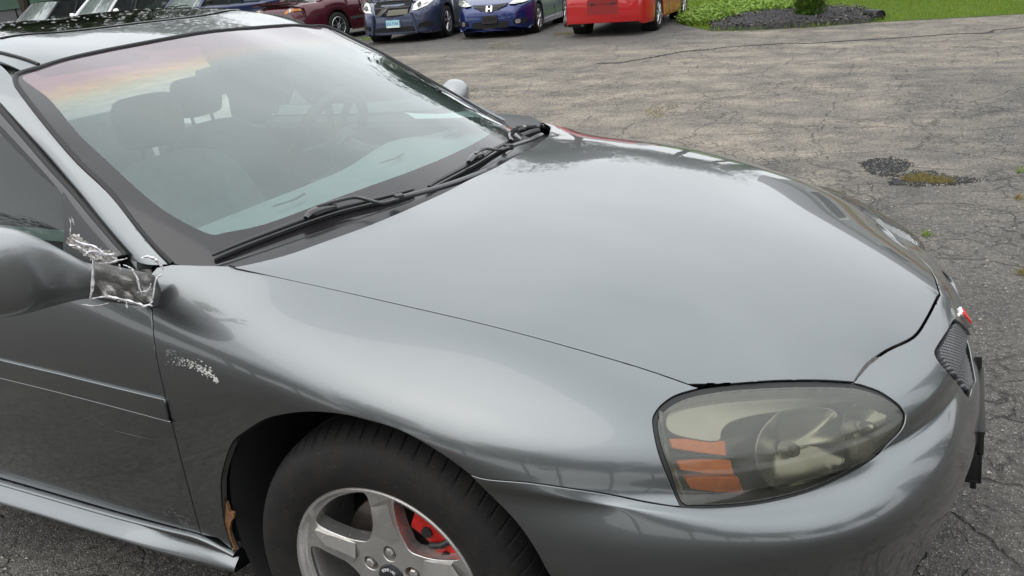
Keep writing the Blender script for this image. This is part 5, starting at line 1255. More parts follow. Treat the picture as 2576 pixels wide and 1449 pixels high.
# road edge crumbs, loose gravel on the lot
def grit(q, z, r, V, F):
    s = r.uniform(.003, .009); k = len(V); p = np.array([q[0], q[1], z+s*.3])
    V += [p+np.array([s, 0, 0]), p+np.array([-s*.5, s*.8, 0]), p+np.array([-s*.6, -s*.7, 0]), p+np.array([0, 0, s*.8])]; F += [(k, k+1, k+3), (k+1, k+2, k+3), (k+2, k, k+3)]
M['gritm'] = leafmat('loose_stone', (.08, .075, .07), (.42, .39, .34), 0.)
scatter('loose_gravel', [(-2.2, .9), (3.4, -1.8), (4.2, 3.5), (1.5, 8), (-6, 9), (-6, 3)], 9000, M['gritm'], grit, 5)
scatter('loose_gravel_by_sill', [(-2.4, -1.8), (-.3, -1.8), (-.3, -.9), (-2.4, -.9)], 1600, M['gritm'], grit, 6)
# the long opened joint, its crumbling lip, and the pothole
CK = [(1500, 161), (1560, 158), (1640, 145), (1717, 130), (1775, 126), (1830, 119), (1905, 114), (1980, 109), (2040, 110), (2100, 105), (2190, 100), (2290, 94), (2400, 86), (2480, 84), (2505, 76), (2576, 70)]
V = []; F = []; rc = np.random.RandomState(8); pl = [hit(*p) for p in dens(CK, 4)]
for i, p in enumerate(pl):
    a, b_ = pl[max(i-1, 0)], pl[min(i+1, len(pl)-1)]; t = (b_-a)[:2]; t /= np.linalg.norm(t); nn_ = np.array([-t[1], t[0], 0]); w = rc.uniform(.01, .045); c = rc.normal(0, .015)
    pp = p+nn_*c; z = float(hgt(pp[0], pp[1])); V += [(pp[0]-nn_[0]*w, pp[1]-nn_[1]*w, z+.004), (pp[0]-nn_[0]*w*.2, pp[1]-nn_[1]*w*.2, z+.009), (pp[0]+nn_[0]*w, pp[1]+nn_[1]*w, z+.004)]
for i in range(len(pl)-1): F += [(i*3, i*3+3, i*3+4, i*3+1), (i*3+1, i*3+4, i*3+5, i*3+2)]
M['crackd'] = simple('crack_dirt', (.022, .021, .021), .9, var=.5, vs=30, bump=1., bs=60)
tag(mesh_obj('road_crack', V, F, M['crackd'], None, False), kind='structure')
def blob(name, px, mat, step=.05, lift=0.):
    o = [hit(*p)[:2] for p in smooth(px, 10, True)]; r = np.random.RandomState(int(px[0][0])); c = np.mean(o, 0); o = [c+(p-c)*(1+r.normal(0, .09)) for p in o]
    ob_ = patch(name, [tuple(p) for p in o], mat, lift, step=step); big = [tuple(c+(p-c)*1.15) for p in o[::4]]
    def g2(q, z, r, V, F): grit(q, z, r, V, F)
    scatter(name+'_crumbs', big, 500, mat, g2, 77); scatter(name+'_stones', big, 260, M['gritm'], g2, 78)
    return ob_, o
blob('pothole_patch', [(2168, 412), (2200, 404), (2240, 400), (2275, 408), (2286, 420), (2262, 432), (2235, 444), (2205, 440), (2180, 428)], simple('cold_patch_tar', (.018, .018, .018), .95, var=.3, vs=30, bump=1., bs=120))
blob('soil_patch', [(2255, 446), (2290, 436), (2330, 432), (2400, 444), (2440, 452), (2425, 462), (2370, 466), (2290, 468), (2240, 462)], M['crackd'])
def tuft(q, z, r, V, F):
    for _ in range(3):
        a = r.rand()*6.3; k = len(V); h = r.uniform(.008, .035); w = .0022; dx, dy = r.normal(0, .02, 2); V += [(q[0]-w*math.sin(a), q[1]+w*math.cos(a), z), (q[0]+w*math.sin(a), q[1]-w*math.cos(a), z), (q[0]+dx, q[1]+dy, z+h)]; F.append((k, k+1, k+2))
def weeds(px, n, seed, mat='dry'): 
    o = [tuple(hit(*p)[:2]) for p in px]; w = scatter('weeds', o, n, M[mat], tuft, seed); return w
weeds([(2262, 452), (2290, 442), (2325, 440), (2345, 446), (2390, 452), (2400, 462), (2360, 466), (2310, 461), (2290, 464)], 420, 11)
weeds([(1610, 285), (1640, 270), (1690, 262), (1720, 268), (1690, 290), (1640, 300)], 110, 12); weeds([(1225, 112), (1300, 103), (1320, 110), (1290, 122), (1230, 127)], 240, 13)
weeds([(905, 94), (960, 98), (960, 104), (915, 102)], 500, 14, 'blade'); weeds([(1390, 84), (1450, 82), (1460, 86), (1400, 90)], 300, 15)
for k, (x, y) in enumerate([(2562, 500), (2570, 430), (2570, 690), (2330, 590)]): weeds([(x-9, y-6), (x+9, y-6), (x+9, y+6), (x-9, y+6)], 18, 30+k, 'blade' if k % 2 else 'dry')
# trees ---------------------------------------------------------------
def crown_mesh(n, shape, L, w, seed, bias=0.):
    r = np.random.RandomState(seed); V = []; F = []
    for _ in range(n):
        p, a, t_ = shape(r); leaf(p, a, t_, L*r.uniform(.6, 1.4), w*r.uniform(.6, 1.3), V, F)
    return V, F
tb = hit(2029, 53); h0 = float(hgt(tb[0], tb[1]))
av = tag(empty('arborvitae', (tb[0], tb[1]+.25, h0)), 'columnar evergreen standing in the dark mulch bed', 'tree')
def avs(r):
    z = .05+r.rand()**.9*3.4; a = r.rand()*6.3; lob = 1+.18*math.sin(3*a+z*2)+.12*math.sin(7*a-z*5); R = np.interp(z, [0, .12, .5, 1.5, 2.6, 3.5], [.20, .27, .27, .36, .28, .04])*lob; rr = R*r.rand()**.35
    return np.array([rr*math.cos(a), rr*math.sin(a), z]), a+r.normal(0, .5), r.uniform(.5, 1.4)
V, F = crown_mesh(15000, avs, .075, .016, 20); mesh_obj('crown', V, F, M['leaf_a'], av, False)
m = MB(); m.tube([(0, 0, -.05), (.02, 0, .6), (0, .02, 1.6), (0, 0, 3.0)], [.09, .07, .045, .01], 8); m.build('trunk', M['bark'], av)
# black corrugated drain pipe end lying at the bed corner
dp = hit(2214, 52); dh = float(hgt(dp[0], dp[1]))
tp_ = tag(empty('drain_pipe', (dp[0], dp[1], dh)), 'black corrugated drain pipe end at the corner of the mulch bed', 'pipe')
m = MB(); m.lathe([(.085, 0), (.095, 0), (.10, .02), (.09, .04), (.10, .06), (.09, .08), (.10, .10), (.09, .14), (.10, .18), (.09, .22), (.09, .5), (.08, .5)], (0, 0, .085), (-.5, .85, .02), 24); m.lathe([(0, .03), (.085, .03)], (0, 0, .085), (-.5, .85, .02), 24); m.build('pipe_end', M['black_plastic'], tp_)
def foliage(kind, seed):
    r = np.random.RandomState(seed)
    if kind == 'conifer':
        H = 1.
        def f(r):
            z = .06+.94*(1-math.sqrt(r.rand())); tier = (z*13) % 1; R = .27*(1-z)*(1.12-.5*tier)+.01; a = r.rand()*6.3; k = round(a/6.3*9+z*3)*6.3/9; a = a*.35+k*.65; rr = R*r.rand()**.5
            return np.array([rr*math.cos(a), rr*math.sin(a), z-.06*rr/.27]), a+r.normal(0, .4), r.uniform(-.7, .1)
        V, F = crown_mesh(9000, f, .035, .006, seed); return V, F
    cl = [(r.uniform(-.26, .26), r.uniform(-.26, .26), r.uniform(.38, .86), r.uniform(.08, .19)) for _ in range(26)]
    cl = [c for c in cl if (c[0]**2+c[1]**2)/.10+((c[2]-.62)/.38)**2 < 1.0]+[(0, 0, .62, .22), (0, 0, .82, .14)]
    def f(r):
        c = cl[r.randint(len(cl))]; d = r.normal(0, 1, 3); d /= np.linalg.norm(d); p = np.array(c[:3])+d*c[3]*r.rand()**.4*np.array([1, 1, .75])
        return p, r.rand()*6.3, r.uniform(-.6, .6)
    V, F = crown_mesh(9000, f, .022, .009, seed); return V, F
protos = {}
def tree(kind, x, y, H, v, label, group=None):
    k = (kind, v)
    if k not in protos:
        V, F = foliage(kind, 50+v); a = bpy.data.meshes.new('crown'); a.from_pydata([tuple(p) for p in V], [], F); a.materials.append(M['leaf_c'] if kind == 'conifer' else M['leaf_t'])
        m = MB(); m.tube([(0, 0, -.02), (.004, 0, .2), (0, .005, .5), (.01, 0, .85)], [.022, .017, .011, .003], 8)
        if kind != 'conifer':
            rr = random.Random(v)
            for i in range(7):
                an = i*2.4; m.tube([(0, 0, .28+.05*i), (.09*math.cos(an), .09*math.sin(an), .40+.05*i), (.2*math.cos(an), .2*math.sin(an), .5+.05*i)], [.009, .006, .002], 6)
        b_ = m.build('trunk', M['bark'], None).data; bpy.data.objects.remove(bpy.data.objects[-1]) if False else None
        for ob in list(C.objects):
            if ob.data == b_: bpy.data.objects.remove(ob)
        protos[k] = (a, b_)
    t = empty('conifer_tree' if kind == 'conifer' else 'leafy_tree', (x, y, float(hgt(x, y)) if y > 0 else 0), (x*1.7+y) % 6.28)
    t.scale = (H*(1.25 if kind != 'conifer' else 1), H*(1.25 if kind != 'conifer' else 1), H)
    for nm, d_ in (('crown', protos[k][0]), ('trunk', protos[k][1])):
        o = bpy.data.objects.new(nm, d_); C.objects.link(o); o.parent = t
    return tag(t, label, 'tree', group)
TB = 'trees standing behind the row of parked cars'
rr = random.Random(12)
for i in range(6):
    tree('leafy', -52+i*4.6+rr.uniform(-1, 1), 22.5+rr.uniform(-1, 2), rr.uniform(12, 15), i % 3, 'very tall leafy tree close behind the left part of the parked row', 'tall trees close behind the parked row')
for i in range(22):
    x = -46+i*3.0+rr.uniform(-1, 1); y = 27+rr.uniform(-2, 4)
    if -2 < x < 13: continue
    tree('leafy', x, y, rr.uniform(7.5, 11), i % 3, 'tall leafy tree in the tree line behind the parked cars', TB)
for (x, y, H) in ((9.5, 8.5, 7.5), (12.5, 6.0, 6.0)): tree('conifer', x, y, H, 0, 'tall dark conifer ahead of the near car', 'conifers ahead of the near car')
for (x, y, H, v) in ((16, 2, 7, 0), (17, -4, 8, 1), (14.5, -9, 7.5, 2)): tree('leafy', x, y, H, v, 'leafy tree ahead of the near car across the lot', 'leafy trees ahead of the near car')
for i in range(13):
    x = -26+i*3.4; tree('leafy', x+rr.uniform(-1, 1), -15+rr.uniform(-1.5, 1.5), rr.uniform(5.5, 8), i % 3, 'leafy tree behind the photographer', 'trees behind the photographer')
# house beyond the lawn
hz_ = empty('house', (5.5, 27, float(hgt(5.5, 27)))); tag(hz_, 'grey sided house with a gable roof beyond the lawn', 'house')
m = MB(); m.box((0, 0, 1.6), (13, 8, 3.2)); m.build('wall', simple('grey_siding', (.32, .33, .33), .7, var=.05), hz_)
m = MB(); m.prism([(-7, -4.6, 3.1), (-7, 4.6, 3.1), (-7, 0, 5.6)], (1, 0, 0), 14); m.build('roof', simple('roof_shingle', (.13, .13, .135), .9, var=.3, vs=20), hz_)
m = MB(); m.box((0, -4.02, .35), (13.02, .06, .7)); m.build('brick_base', simple('brick_red', (.30, .12, .07), .9, var=.3, vs=30), hz_)
for x in (-4.4, -1.2, 4.4):
    m = MB(); m.box((x, -4.02, 1.9), (1.5, .08, 1.3)); f_ = m.build('window', simple('white_frame', (.7, .7, .7), .5), hz_); m = MB(); m.box((x, -4.07, 1.9), (1.3, .04, 1.1)); m.build('pane', M['black_gloss'], f_)
m = MB(); m.box((1.8, -4.03, 1.2), (1.0, .08, 2.1)); m.build('door', simple('door_paint', (.2, .05, .04), .4), hz_)
# grey store building behind the left end of the row
bz = empty('shed_building', (-32, 29, .38)); tag(bz, 'long grey block building with a green fascia behind the left end of the row', 'building')
m = MB(); m.box((0, 0, .95), (30, 6, 1.9)); m.build('wall', simple('grey_block_wall', (.20, .20, .205), .8, var=.1), bz)
m = MB(); m.box((0, -.1, 2.7), (30.2, 6.2, 1.6)); m.build('fascia', simple('green_fascia', (.10, .20, .13), .6, var=.1), bz)
for k in range(12):
    m = MB(); m.box((-13.75+k*2.5, -3.02, .95), (.05, .05, 1.88)); m.build('wall_joint', M['dark'], bz)
# ================================================================== the parked cars
def bgpaint(name, c, metal=.5, rough=.35): return paint(name, c, metal=metal, rough=rough, flake=.6, dirt=.7, orange=.2)
M['bglass'] = simple('dark_car_glass', (.03, .035, .034), .04, coat=.8, var=.2)
M['wglass'] = simple('windshield_glass_far', (.16, .185, .175), .05, coat=1., var=.25, vs=3)
M['blackp'] = M['black_plastic']; M['lampc'] = simple('clear_lamp', (.55, .54, .50), .12, .6, coat=1., var=.3, vs=40); M['lampy'] = simple('yellowed_lamp', (.60, .55, .38), .25, .1, coat=.8)
M['lampr'] = simple('red_tail_lamp', (.35, .01, .01), .15, coat=1.); M['lampa'] = simple('amber_tail_lamp', (.65, .22, .05), .2, coat=1.); M['lampd'] = simple('dark_tail_lamp', (.05, .012, .014), .12, coat=1.)
_wm = {}
def car_wheel(parent, x, y, R, sg, style=0, w=.20, rr=.67):
    key = (round(R, 3), sg, style)
    if key not in _wm:
        m = MB(); m.lathe([(R*rr, .01), (R*rr*1.04, -.008), (R*.85, -.014), (R*.95, -.002), (R*.985, .015), (R, .045), (R, w-.04), (R*.95, w), (R*rr, w)], (0, 0, 0), (0, sg, 0), 40); t = m.build('wheel', M['tyre'])
        m = MB(); m.lathe([(R*rr*.99, .03), (R*rr, .0), (R*rr*.96, -.006), (R*rr*.92, .0), (R*rr*.90, .04), (R*rr*.85, .12), (0.02, .12)], (0, 0, 0), (0, sg, 0), 40)
        n = (5, 7, 10)[style]
        for k in range(n):
            a = k*2*math.pi/n+.3; r1 = R*rr*.93
            if style == 2 or style == 0:
                for da in ((-.13, .13) if style == 0 else (0,)):
                    p0 = Vector((math.cos(a)*.04, .004*sg, math.sin(a)*.04)); p1 = Vector((math.cos(a+da)*r1, .006*sg, math.sin(a+da)*r1)); m.tube([p0, p1], [.018, .013 if style == 2 else .012], 6, sq=.7)
            else: m.tube([Vector((math.cos(a)*.04, .004*sg, math.sin(a)*.04)), Vector((math.cos(a)*r1, .006*sg, math.sin(a)*r1))], [.022, .017], 6, sq=.6)
        m.lathe([(0, -.008), (.03, -.006), (.06, .004), (.06, .03)], (0, 0, 0), (0, sg, 0), 20); r_ = m.build('rim', simple('silver_alloy', (.5, .5, .51), .25, .85) if 'salloy' not in M else M['salloy'])
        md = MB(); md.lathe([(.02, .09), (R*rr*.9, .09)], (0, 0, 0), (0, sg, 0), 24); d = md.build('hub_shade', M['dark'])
        _wm[key] = (t.data, r_.data, d.data)
        for o in (t, r_, d): bpy.data.objects.remove(o)
    a = bpy.data.objects.new('wheel', _wm[key][0]); C.objects.link(a); a.parent = parent; a.location = (x, y, R)
    for nm, dd in (('rim', _wm[key][1]), ('hub_shade', _wm[key][2])):
        b_ = bpy.data.objects.new(nm, dd); C.objects.link(b_); b_.parent = a
M['salloy'] = simple('silver_alloy', (.52, .52, .53), .25, .85)
class Veh:
    """x forward, y left, z up, origin under the middle of the wheelbase.
    deck: [(x, z of hood/belt/trunk line at the centre)], W half width"""
    def __init__(s, name, pos, head, L, Wd, wb, fo, R, deck, mat, label, cat='car', gclr=.19, shoulder=.0, nose=.22, tail=.2, arch=1.17, wstyle=0, wheels=True):
        h = math.atan2(head[1], head[0]); s.t = tag(empty(name, (pos[0], pos[1], float(hgt(pos[0], pos[1]))), h), label, cat)
        # stand on the sloping lot
        sl_ = (float(hgt(pos[0]+.5, pos[1]))-float(hgt(pos[0]-.5, pos[1]))); s.t.rotation_euler = (0, 0, 0)
        Rz = Matrix.Rotation(h, 4, 'Z'); Ty = Matrix.Rotation(-math.atan(sl_), 4, 'Y'); s.t.matrix_world = Matrix.Translation((pos[0], pos[1], float(hgt(pos[0], pos[1])))) @ Ty @ Rz
        s.x0, s.x1 = wb/2+fo-L, wb/2+fo; s.W = Wd/2; s.wb = wb; s.R = R; s.g = gclr; s.deck = deck; s.nose = nose; s.tail = tail; s.mat = mat
        xs = sorted(set(list(np.round(np.arange(s.x0+.04, s.x1-.03, .05), 3))+[s.x0, s.x0+.012, s.x1-.012, s.x1])); rings = []
        for x in xs:
            zb = s.g
            for cx in (-wb/2, wb/2):
                d = abs(x-cx); ra = R*arch
                if d < ra: zb = max(zb, R+math.sqrt(ra*ra-d*d)-.0)
            rings.append(s.section(x, zb))
        s.NS = len(rings[0])
        m = MB(); full = [r+[(p[0], -p[1], p[2]) for p in r[::-1][1:]] for r in rings]
        m.loft([[tuple(q) for q in r] for r in full], cap=True, closed=False); s.body = m.build('body', mat, s.t, angle=50)
        m = MB(); m.box((0, 0, s.g+.12), (L*.86, Wd*.78, .2)); 
        m.build('underbody', M['dark'], s.t)
        if wheels:
            for cx in (wb/2, -wb/2):
                for sg in (1, -1): car_wheel(s.t, cx, sg*(s.W-.012), R, -sg, wstyle)
                for sg in (1, -1):
                    mm = MB(); mm.lathe([(R*1.16, 0), (R*1.12, .26), (.02, .27)], (cx, sg*(s.W-.035), R), (0, -sg, 0), 28); mm.build('wheel_well', M['dark'], s.t)
    def plan(s, x):
        "half width of the body at x, tapering round the corners"
        w = s.W
        if x > s.x1-.75: u = (x-(s.x1-.75))/.75; w -= s.nose*u**2.6+.0
        if x < s.x0+.75: u = ((s.x0+.75)-x)/.75; w -= s.tail*u**2.6
        return w
    def dk(s, x): return float(np.interp(x, [d[0] for d in s.deck], [d[1] for d in s.deck]))
    def section(s, x, zb):
        w = s.plan(x); zt = s.dk(x); e = min(1, min(x-s.x0, s.x1-x)/.10); e = max(e, 0)**.5
        zb2 = zb+.05*(1-e); zt2 = zt-.06*(1-e); H = zt2-zb2
        P = []
        for (fw, fz) in ((.985, 0), (1., .06), (1.0, .25), (.995, .48), (.985, .66), (.965, .80), (.92, .90), (.84, .955), (.6, .99), (.3, 1.0), (0, 1.003)):
            P.append((x, w*fw, zb2+H*fz))
        return smooth(P, 2)
    def face(s, y, z, end=1, off=0.):
        "point on the nose (end=1) or tail (end=-1)"
        wN = s.W-(s.nose if end > 0 else s.tail); a = min(abs(y)/s.W, 1.05); T_ = s.nose if end > 0 else s.tail
        if abs(y) <= wN: u = 1.
        else: u = max(0., (s.W-abs(y))/T_)**(1/2.6) if T_ > 0 else 1
        x = (s.x1-.75*(1-u)) if end > 0 else (s.x0+.75*(1-u))
        if z > s.dk(x)-.07:      # above the bumper the skin follows the sloping hood or trunk line
            dx = 0.
            while z > s.dk(x-end*dx)-.045 and dx < .5: dx += .01
            x -= end*(dx*.35)
        return (x+end*off, y, z)
    def shape(s, name, poly, mat, end=1, off=.012, dep=.05, parent=None, n=3, mirror=False, bev=0):
        P = [(p[0]*1., p[1]*1.) for p in poly]
        for mg in ((1, -1) if mirror else (1,)):
            q = dens([(p[0]*100*mg, p[1]*100) for p in P]+[(P[0][0]*100*mg, P[0][1]*100)], 12)[:-1]; q = [(a/100, b/100) for a, b in q]
            c = np.mean(q, 0); V = [s.face(a, b_, end, off) for a, b_ in q]+[s.face(a, b_, end, -dep) for a, b_ in q]+[s.face(c[0], c[1], end, off)]
            k = len(q); F = [(i, (i+1) % k, 2*k) for i in range(k)]+[(i, (i+1) % k, k+(i+1) % k, k+i) for i in range(k)]
            m = MB(); m.add(V, F); o = m.build(name, mat, parent or s.t, angle=35)
        return o
    def slab(s, name, pts, sg, mat, off=.006, dep=.03):
        "panel on the flank; pts (x, z)"
        V = []; k = len(pts)
        for o_ in (off, -dep):
            for x, z in pts:
                zb = s.g; H = s.dk(x)-zb; f = (z-zb)/H; w = s.plan(x)*float(np.interp(f, [0, .06, .25, .48, .66, .80, .90, .955], [.985, 1, 1, .995, .985, .965, .92, .84])); V.append((x, sg*(w+o_), z))
        m = MB(); m.add(V, [tuple(range(k)), tuple(range(k, 2*k))]+[(i, (i+1) % k, k+(i+1) % k, k+i) for i in range(k)]); return m.build(name, mat, s.t)
    def cabin(s, base, top, zroof, mat_roof, inset=.10, tin=.25, pil=.05, split=None, gmat=None, wsmat=None, zb_=None):
        "base: (x rear, x front) on the deck, top: (x rear, x front) of the roof"
        (b0, b1), (t0, t1) = base, top; w0, w1 = s.W-inset, s.W-tin
        z0 = (s.dk(b0) if zb_ is None else zb_)-.05; z1 = (s.dk(b1) if zb_ is None else zb_)-.05; zr = zroof
        A = {'rl': (b0, w0*.93, z0), 'fl': (b1, w0*.97, z1), 'tr': (t0, w1, zr-.03), 'tf': (t1, w1, zr-.03)}
        g = MB(); zl = zr-.035
        def P(x, y, z): return (x, y, z)
        ring0 = [(b1+.05, 0, z1), (b1, w0*.97, z1), (b0, w0*.93, z0), (b0-.04, 0, z0)]; 
        # glass body
        q0 = [(b1+.10, 0, z1), (b1+.04, w0*.6, z1), (b1-.06, w0*.97, z1), (b0+.06, w0*.95, z0), (b0-.03, w0*.6, z0), (b0-.08, 0, z0)]
        q1 = [(t1+.06, 0, zl+.02), (t1+.03, w1*.6, zl+.012), (t1-.04, w1, zl-.02), (t0+.04, w1, zl-.02), (t0-.02, w1*.6, zl+.012), (t0-.05, 0, zl+.02)]
        def mir(q): return q+[(p[0], -p[1], p[2]) for p in q[::-1][1:-1]]
        a_, b_ = mir(q0), mir(q1); n = len(a_)
        for nm, ids, mt in (('windshield', (0, 1, n-1, n-2), wsmat or gmat or M['bglass']), ('side_window', (2,), gmat or M['bglass']), ('side_window', (n-3,), gmat or M['bglass']), ('rear_window', (3, 4, 5, 6) if n == 10 else (3, 4), gmat or M['bglass'])):
            m = MB()
            for i in ids:
                j = (i+1) % n; m.add([a_[i], a_[j], b_[j], b_[i]], [(0, 1, 2, 3)])
            m.build(nm, mt, s.t)
        rf = [(p[0]*1.0, p[1]*1.012, p[2]+.004) for p in b_]; c = ((t0+t1)/2, 0, zr+.03)
        m = MB(); up_ = [(c[0]+(p[0]-c[0])*.9, p[1]*.85, p[2]+.035) for p in rf]; up2 = [(c[0]+(p[0]-c[0])*.5, p[1]*.45, zr+.028) for p in rf]
        m.loft([[(p[0], p[1], p[2]-.03) for p in rf], rf, up_, up2]); m.build('roof', mat_roof, s.t, angle=60)
        for sg in (1, -1):
            for nm, lo, hi in (('windshield_pillar', q0[2], q1[2]), ('rear_pillar', q0[3], q1[3])):
                m = MB(); m.tube([(lo[0], lo[1]*sg*1.0, lo[2]), ((lo[0]+hi[0])/2, (lo[1]+hi[1])/2*sg*1.005, (lo[2]+hi[2])/2+.01), (hi[0], hi[1]*sg, hi[2])], pil, 8, sq=.7); m.build(nm, mat_roof, s.t)
            for f in (split or []):
                xl, xh = b0+(b1-b0)*f, t0+(t1-t0)*f; m = MB(); m.tube([(xl, w0*.965*sg, z0+.02), (xh, w1*1.0*sg, zl)], .03, 6); m.build('door_pillar', M['blackp'], s.t)
    def mirror_(s, x, z, mat, sgs=(1, -1), sc_=1.):
        for sg in sgs:
            m = MB(); m.loft([[(x+dx*r_, sg*(s.W+.02+dy), z+dz*r_) for dx, dz in ((.05, -.06), (.06, 0), (.04, .07), (-.04, .07), (-.05, 0), (-.04, -.06))] for dy, r_ in ((-.06, .4), (0, .8*sc_), (.10, 1*sc_), (.15, .6*sc_))]); m.build('side_mirror', mat, s.t, angle=70)
    def gapline(s, pts, sg):
        V = []
        P = []
        for x, z in pts:
            H = s.dk(x)-s.g; f = (z-s.g)/H; w = s.plan(x)*float(np.interp(f, [0, .06, .25, .48, .66, .80, .90, .955], [.985, 1, 1, .995, .985, .965, .92, .84])); P.append((x, sg*(w+.001), z))
        m = MB(); m.tube(P, .006, 5); return m.build('door_gap', M['dark'], s.t)
def at(px, py, D): p = CAM+ray(px, py)*D; return p
# --- red coupe seen from behind
def centre_from(p_axle_mid, head, dist):
    h = np.array(head)/np.hypot(*head); return (p_axle_mid[0]+h[0]*dist, p_axle_mid[1]+h[1]*dist)
hd_ = (-.10, .995); ax = ((at(1467, 82, 16.6)+at(1642, 80, 15.8))/2)[:2]
red = Veh('coupe', centre_from(ax, hd_, 2.62/2), hd_, 4.55, 1.72, 2.62, .93, .315, [(-2.30, .82), (-2.2, .98), (-1.9, 1.01), (-1.1, .98), (.9, .93), (1.5, .86), (2.0, .74), (2.24, .60)], bgpaint('red_paint', (.36, .002, .003), .1, .3), 'bright red coupe parked with its bare rear bumper towards the lot', gclr=.21, nose=.28, tail=.16, wstyle=2)
red.cabin((-1.75, .75), (-1.0, .0), 1.41, red.mat)
red.shape('plate_recess', [(-.30, .41), (.30, .41), (.30, .66), (.26, .69), (-.26, .69), (-.30, .66)], bgpaint('red_paint_shade', (.20, .002, .002), .1, .4), -1, .004, .02)
red.shape('plate_mount', [(-.27, .60), (.27, .60), (.27, .645), (-.27, .645)], M['black_plastic'] if False else simple('red_plate_mount', (.18, .01, .01), .5), -1, .016, .02)
for y in (-.2, .2): red.shape('mount_screw', [(y-.03, .585), (y+.03, .585), (y+.03, .62), (y-.03, .62)], M['blackp'], -1, .02, .02)
red.shape('bumper_seam', [(-.74, .775), (.74, .775), (.74, .785), (-.74, .785)], M['dark'], -1, .002, .02)
red.shape('tail_lamp', [(.50, .80), (.78, .80), (.80, .92), (.55, .94)], M['lampr'], -1, .01, .04, mirror=True)
m = MB(); m.tube([(-2.28, .42, .24), (-1.9, .42, .26)], .035, 10); m.lathe([(.02, 0), (.11, .05), (.12, .3), (.1, .5), (.02, .52)], (-2.05, .35, .29), (.1, 1, 0), 14); m.build('exhaust', M['iron'], red.t)
for sg in (1, -1): red.gapline([(-.45, .95), (-.42, .6), (-.35, .28)], sg); red.gapline([(.85, .92), (.9, .6), (.85, .28)], sg); red.gapline([(-1.9, .62), (-1.72, .60), (-1.62, .45)], sg)
# --- blue hatchback, nose to the lot
hd_ = (.19, -.98); ax = np.array([-7.93, 14.45])
fit = Veh('hatchback', centre_from(ax, hd_, -1.25), hd_, 4.1, 1.70, 2.50, .84, .30, [(-1.98, .95), (-1.2, .98), (.75, .97), (1.3, .88), (1.75, .76), (2.0, .66), (2.09, .58)], bgpaint('blue_paint', (.002, .014, .10), .4, .3), 'bright blue hatchback with a black empty plate holder', gclr=.17, nose=.30, tail=.15, wstyle=0)
fit.cabin((-1.85, 1.05), (-1.5, .15), 1.50, fit.mat, split=[.55])
fit.shape('grille', [(-.36, .64), (0, .50), (.36, .64), (.38, .68), (.1, .655), (-.1, .655), (-.38, .68)], simple('grille_dark', (.02, .02, .022), .4), 1, .010, .05)
for k in range(4): fit.shape('grille_bar', [(-.30+.03*k, .645-.03*k), (.30-.03*k, .645-.03*k), (.30-.03*k, .655-.03*k), (-.30+.03*k, .655-.03*k)], M['blackp'], 1, .018, .02)
Hc = [(-.045, .54), (-.052, .64), (-.036, .64), (-.030, .60), (.030, .60), (.036, .64), (.052, .64), (.045, .54), (.028, .54), (.024, .582), (-.024, .582), (-.028, .54)]
def extr(s, name, poly, mat, o0, o1, end=1):
    V = [s.face(a, b_, end, o1) for a, b_ in poly]+[s.face(a, b_, end, o0) for a, b_ in poly]; k = len(poly); m = MB(); m.add(V, [tuple(range(k)), tuple(range(k, 2*k))]+[(i, (i+1) % k, k+(i+1) % k, k+i) for i in range(k)]); return m.build(name, mat, s.t)
for a, b_ in (((-.055, .535), (-.034, .645)), ((.034, .535), (.055, .645))): extr(fit, 'emblem_stroke', [(a[0]+.004, a[1]), (b_[0], a[1]), (b_[0]-.002, b_[1]), (a[0], b_[1])], M['chrome'], .0, .035)
extr(fit, 'emblem_stroke', [(-.034, .58), (.034, .58), (.034, .602), (-.034, .602)], M['chrome'], .0, .033)
EM = [(.068*math.copysign(abs(math.cos(t))**.5, math.cos(t)), .59+.068*math.copysign(abs(math.sin(t))**.5, math.sin(t))) for t in np.linspace(0, 2*math.pi, 33)]
m = MB(); m.tube([fit.face(a, b_, 1, .03) for a, b_ in EM], .006, 6, cap=False); m.build('emblem_ring', M['chrome'], fit.t)
fit.shape('headlight', [(.42, .66), (.50, .72), (.66, .80), (.80, .80), (.80, .70), (.70, .67), (.55, .655)], M['lampc'], 1, .012, .05, mirror=True)
fit.shape('headlight_bowl', [(.55, .68), (.62, .68), (.64, .72), (.60, .75), (.55, .72)], M['chrome'], 1, .02, .03, mirror=True)
fit.shape('plate_holder', [(-.165, .30), (.165, .30), (.165, .455), (-.165, .455)], M['blackp'], 1, .045, .06)
fit.shape('plate_well', [(-.14, .325), (.14, .325), (.14, .43), (-.14, .43)], M['black_gloss'], 1, .048, .02)
fit.shape('lower_intake', [(-.38, .20), (.38, .20), (.42, .32), (.30, .335), (-.30, .335), (-.42, .32)], M['dark'], 1, .006, .05)
for k in range(3): fit.shape('intake_bar', [(-.37, .225+.035*k), (.37, .225+.035*k), (.37, .233+.035*k), (-.37, .233+.035*k)], M['blackp'], 1, .012, .02)
fit.shape('fog_recess', [(.52, .26), (.72, .26), (.76, .34), (.72, .36), (.55, .36), (.50, .32)], M['dark'], 1, .024, .04, mirror=True)
fit.shape('fog_lamp', [(.60+.045*math.cos(t), .31+.045*math.sin(t)) for t in np.linspace(0, 6.283, 13)[:-1]], M['lampc'], 1, .036, .03, mirror=True)
fit.shape('chin_spoiler', [(-.78, .15), (.78, .15), (.80, .205), (.40, .185), (-.40, .185), (-.80, .205)], fit.mat, 1, .045, .08)
for sg in (1, -1):
    fit.gapline([(.95, .94), (1.0, .6), (.92, .3)], sg); fit.gapline([(-.15, .97), (-.12, .5), (-.2, .25)], sg); fit.slab('sill_skirt', [(-.9, .16), (.9, .16), (.9, .25), (-.9, .27)], sg, bgpaint('silver_skirt', (.25, .26, .3), .6), .02)
fit.mirror_(.95, 1.02, fit.mat)
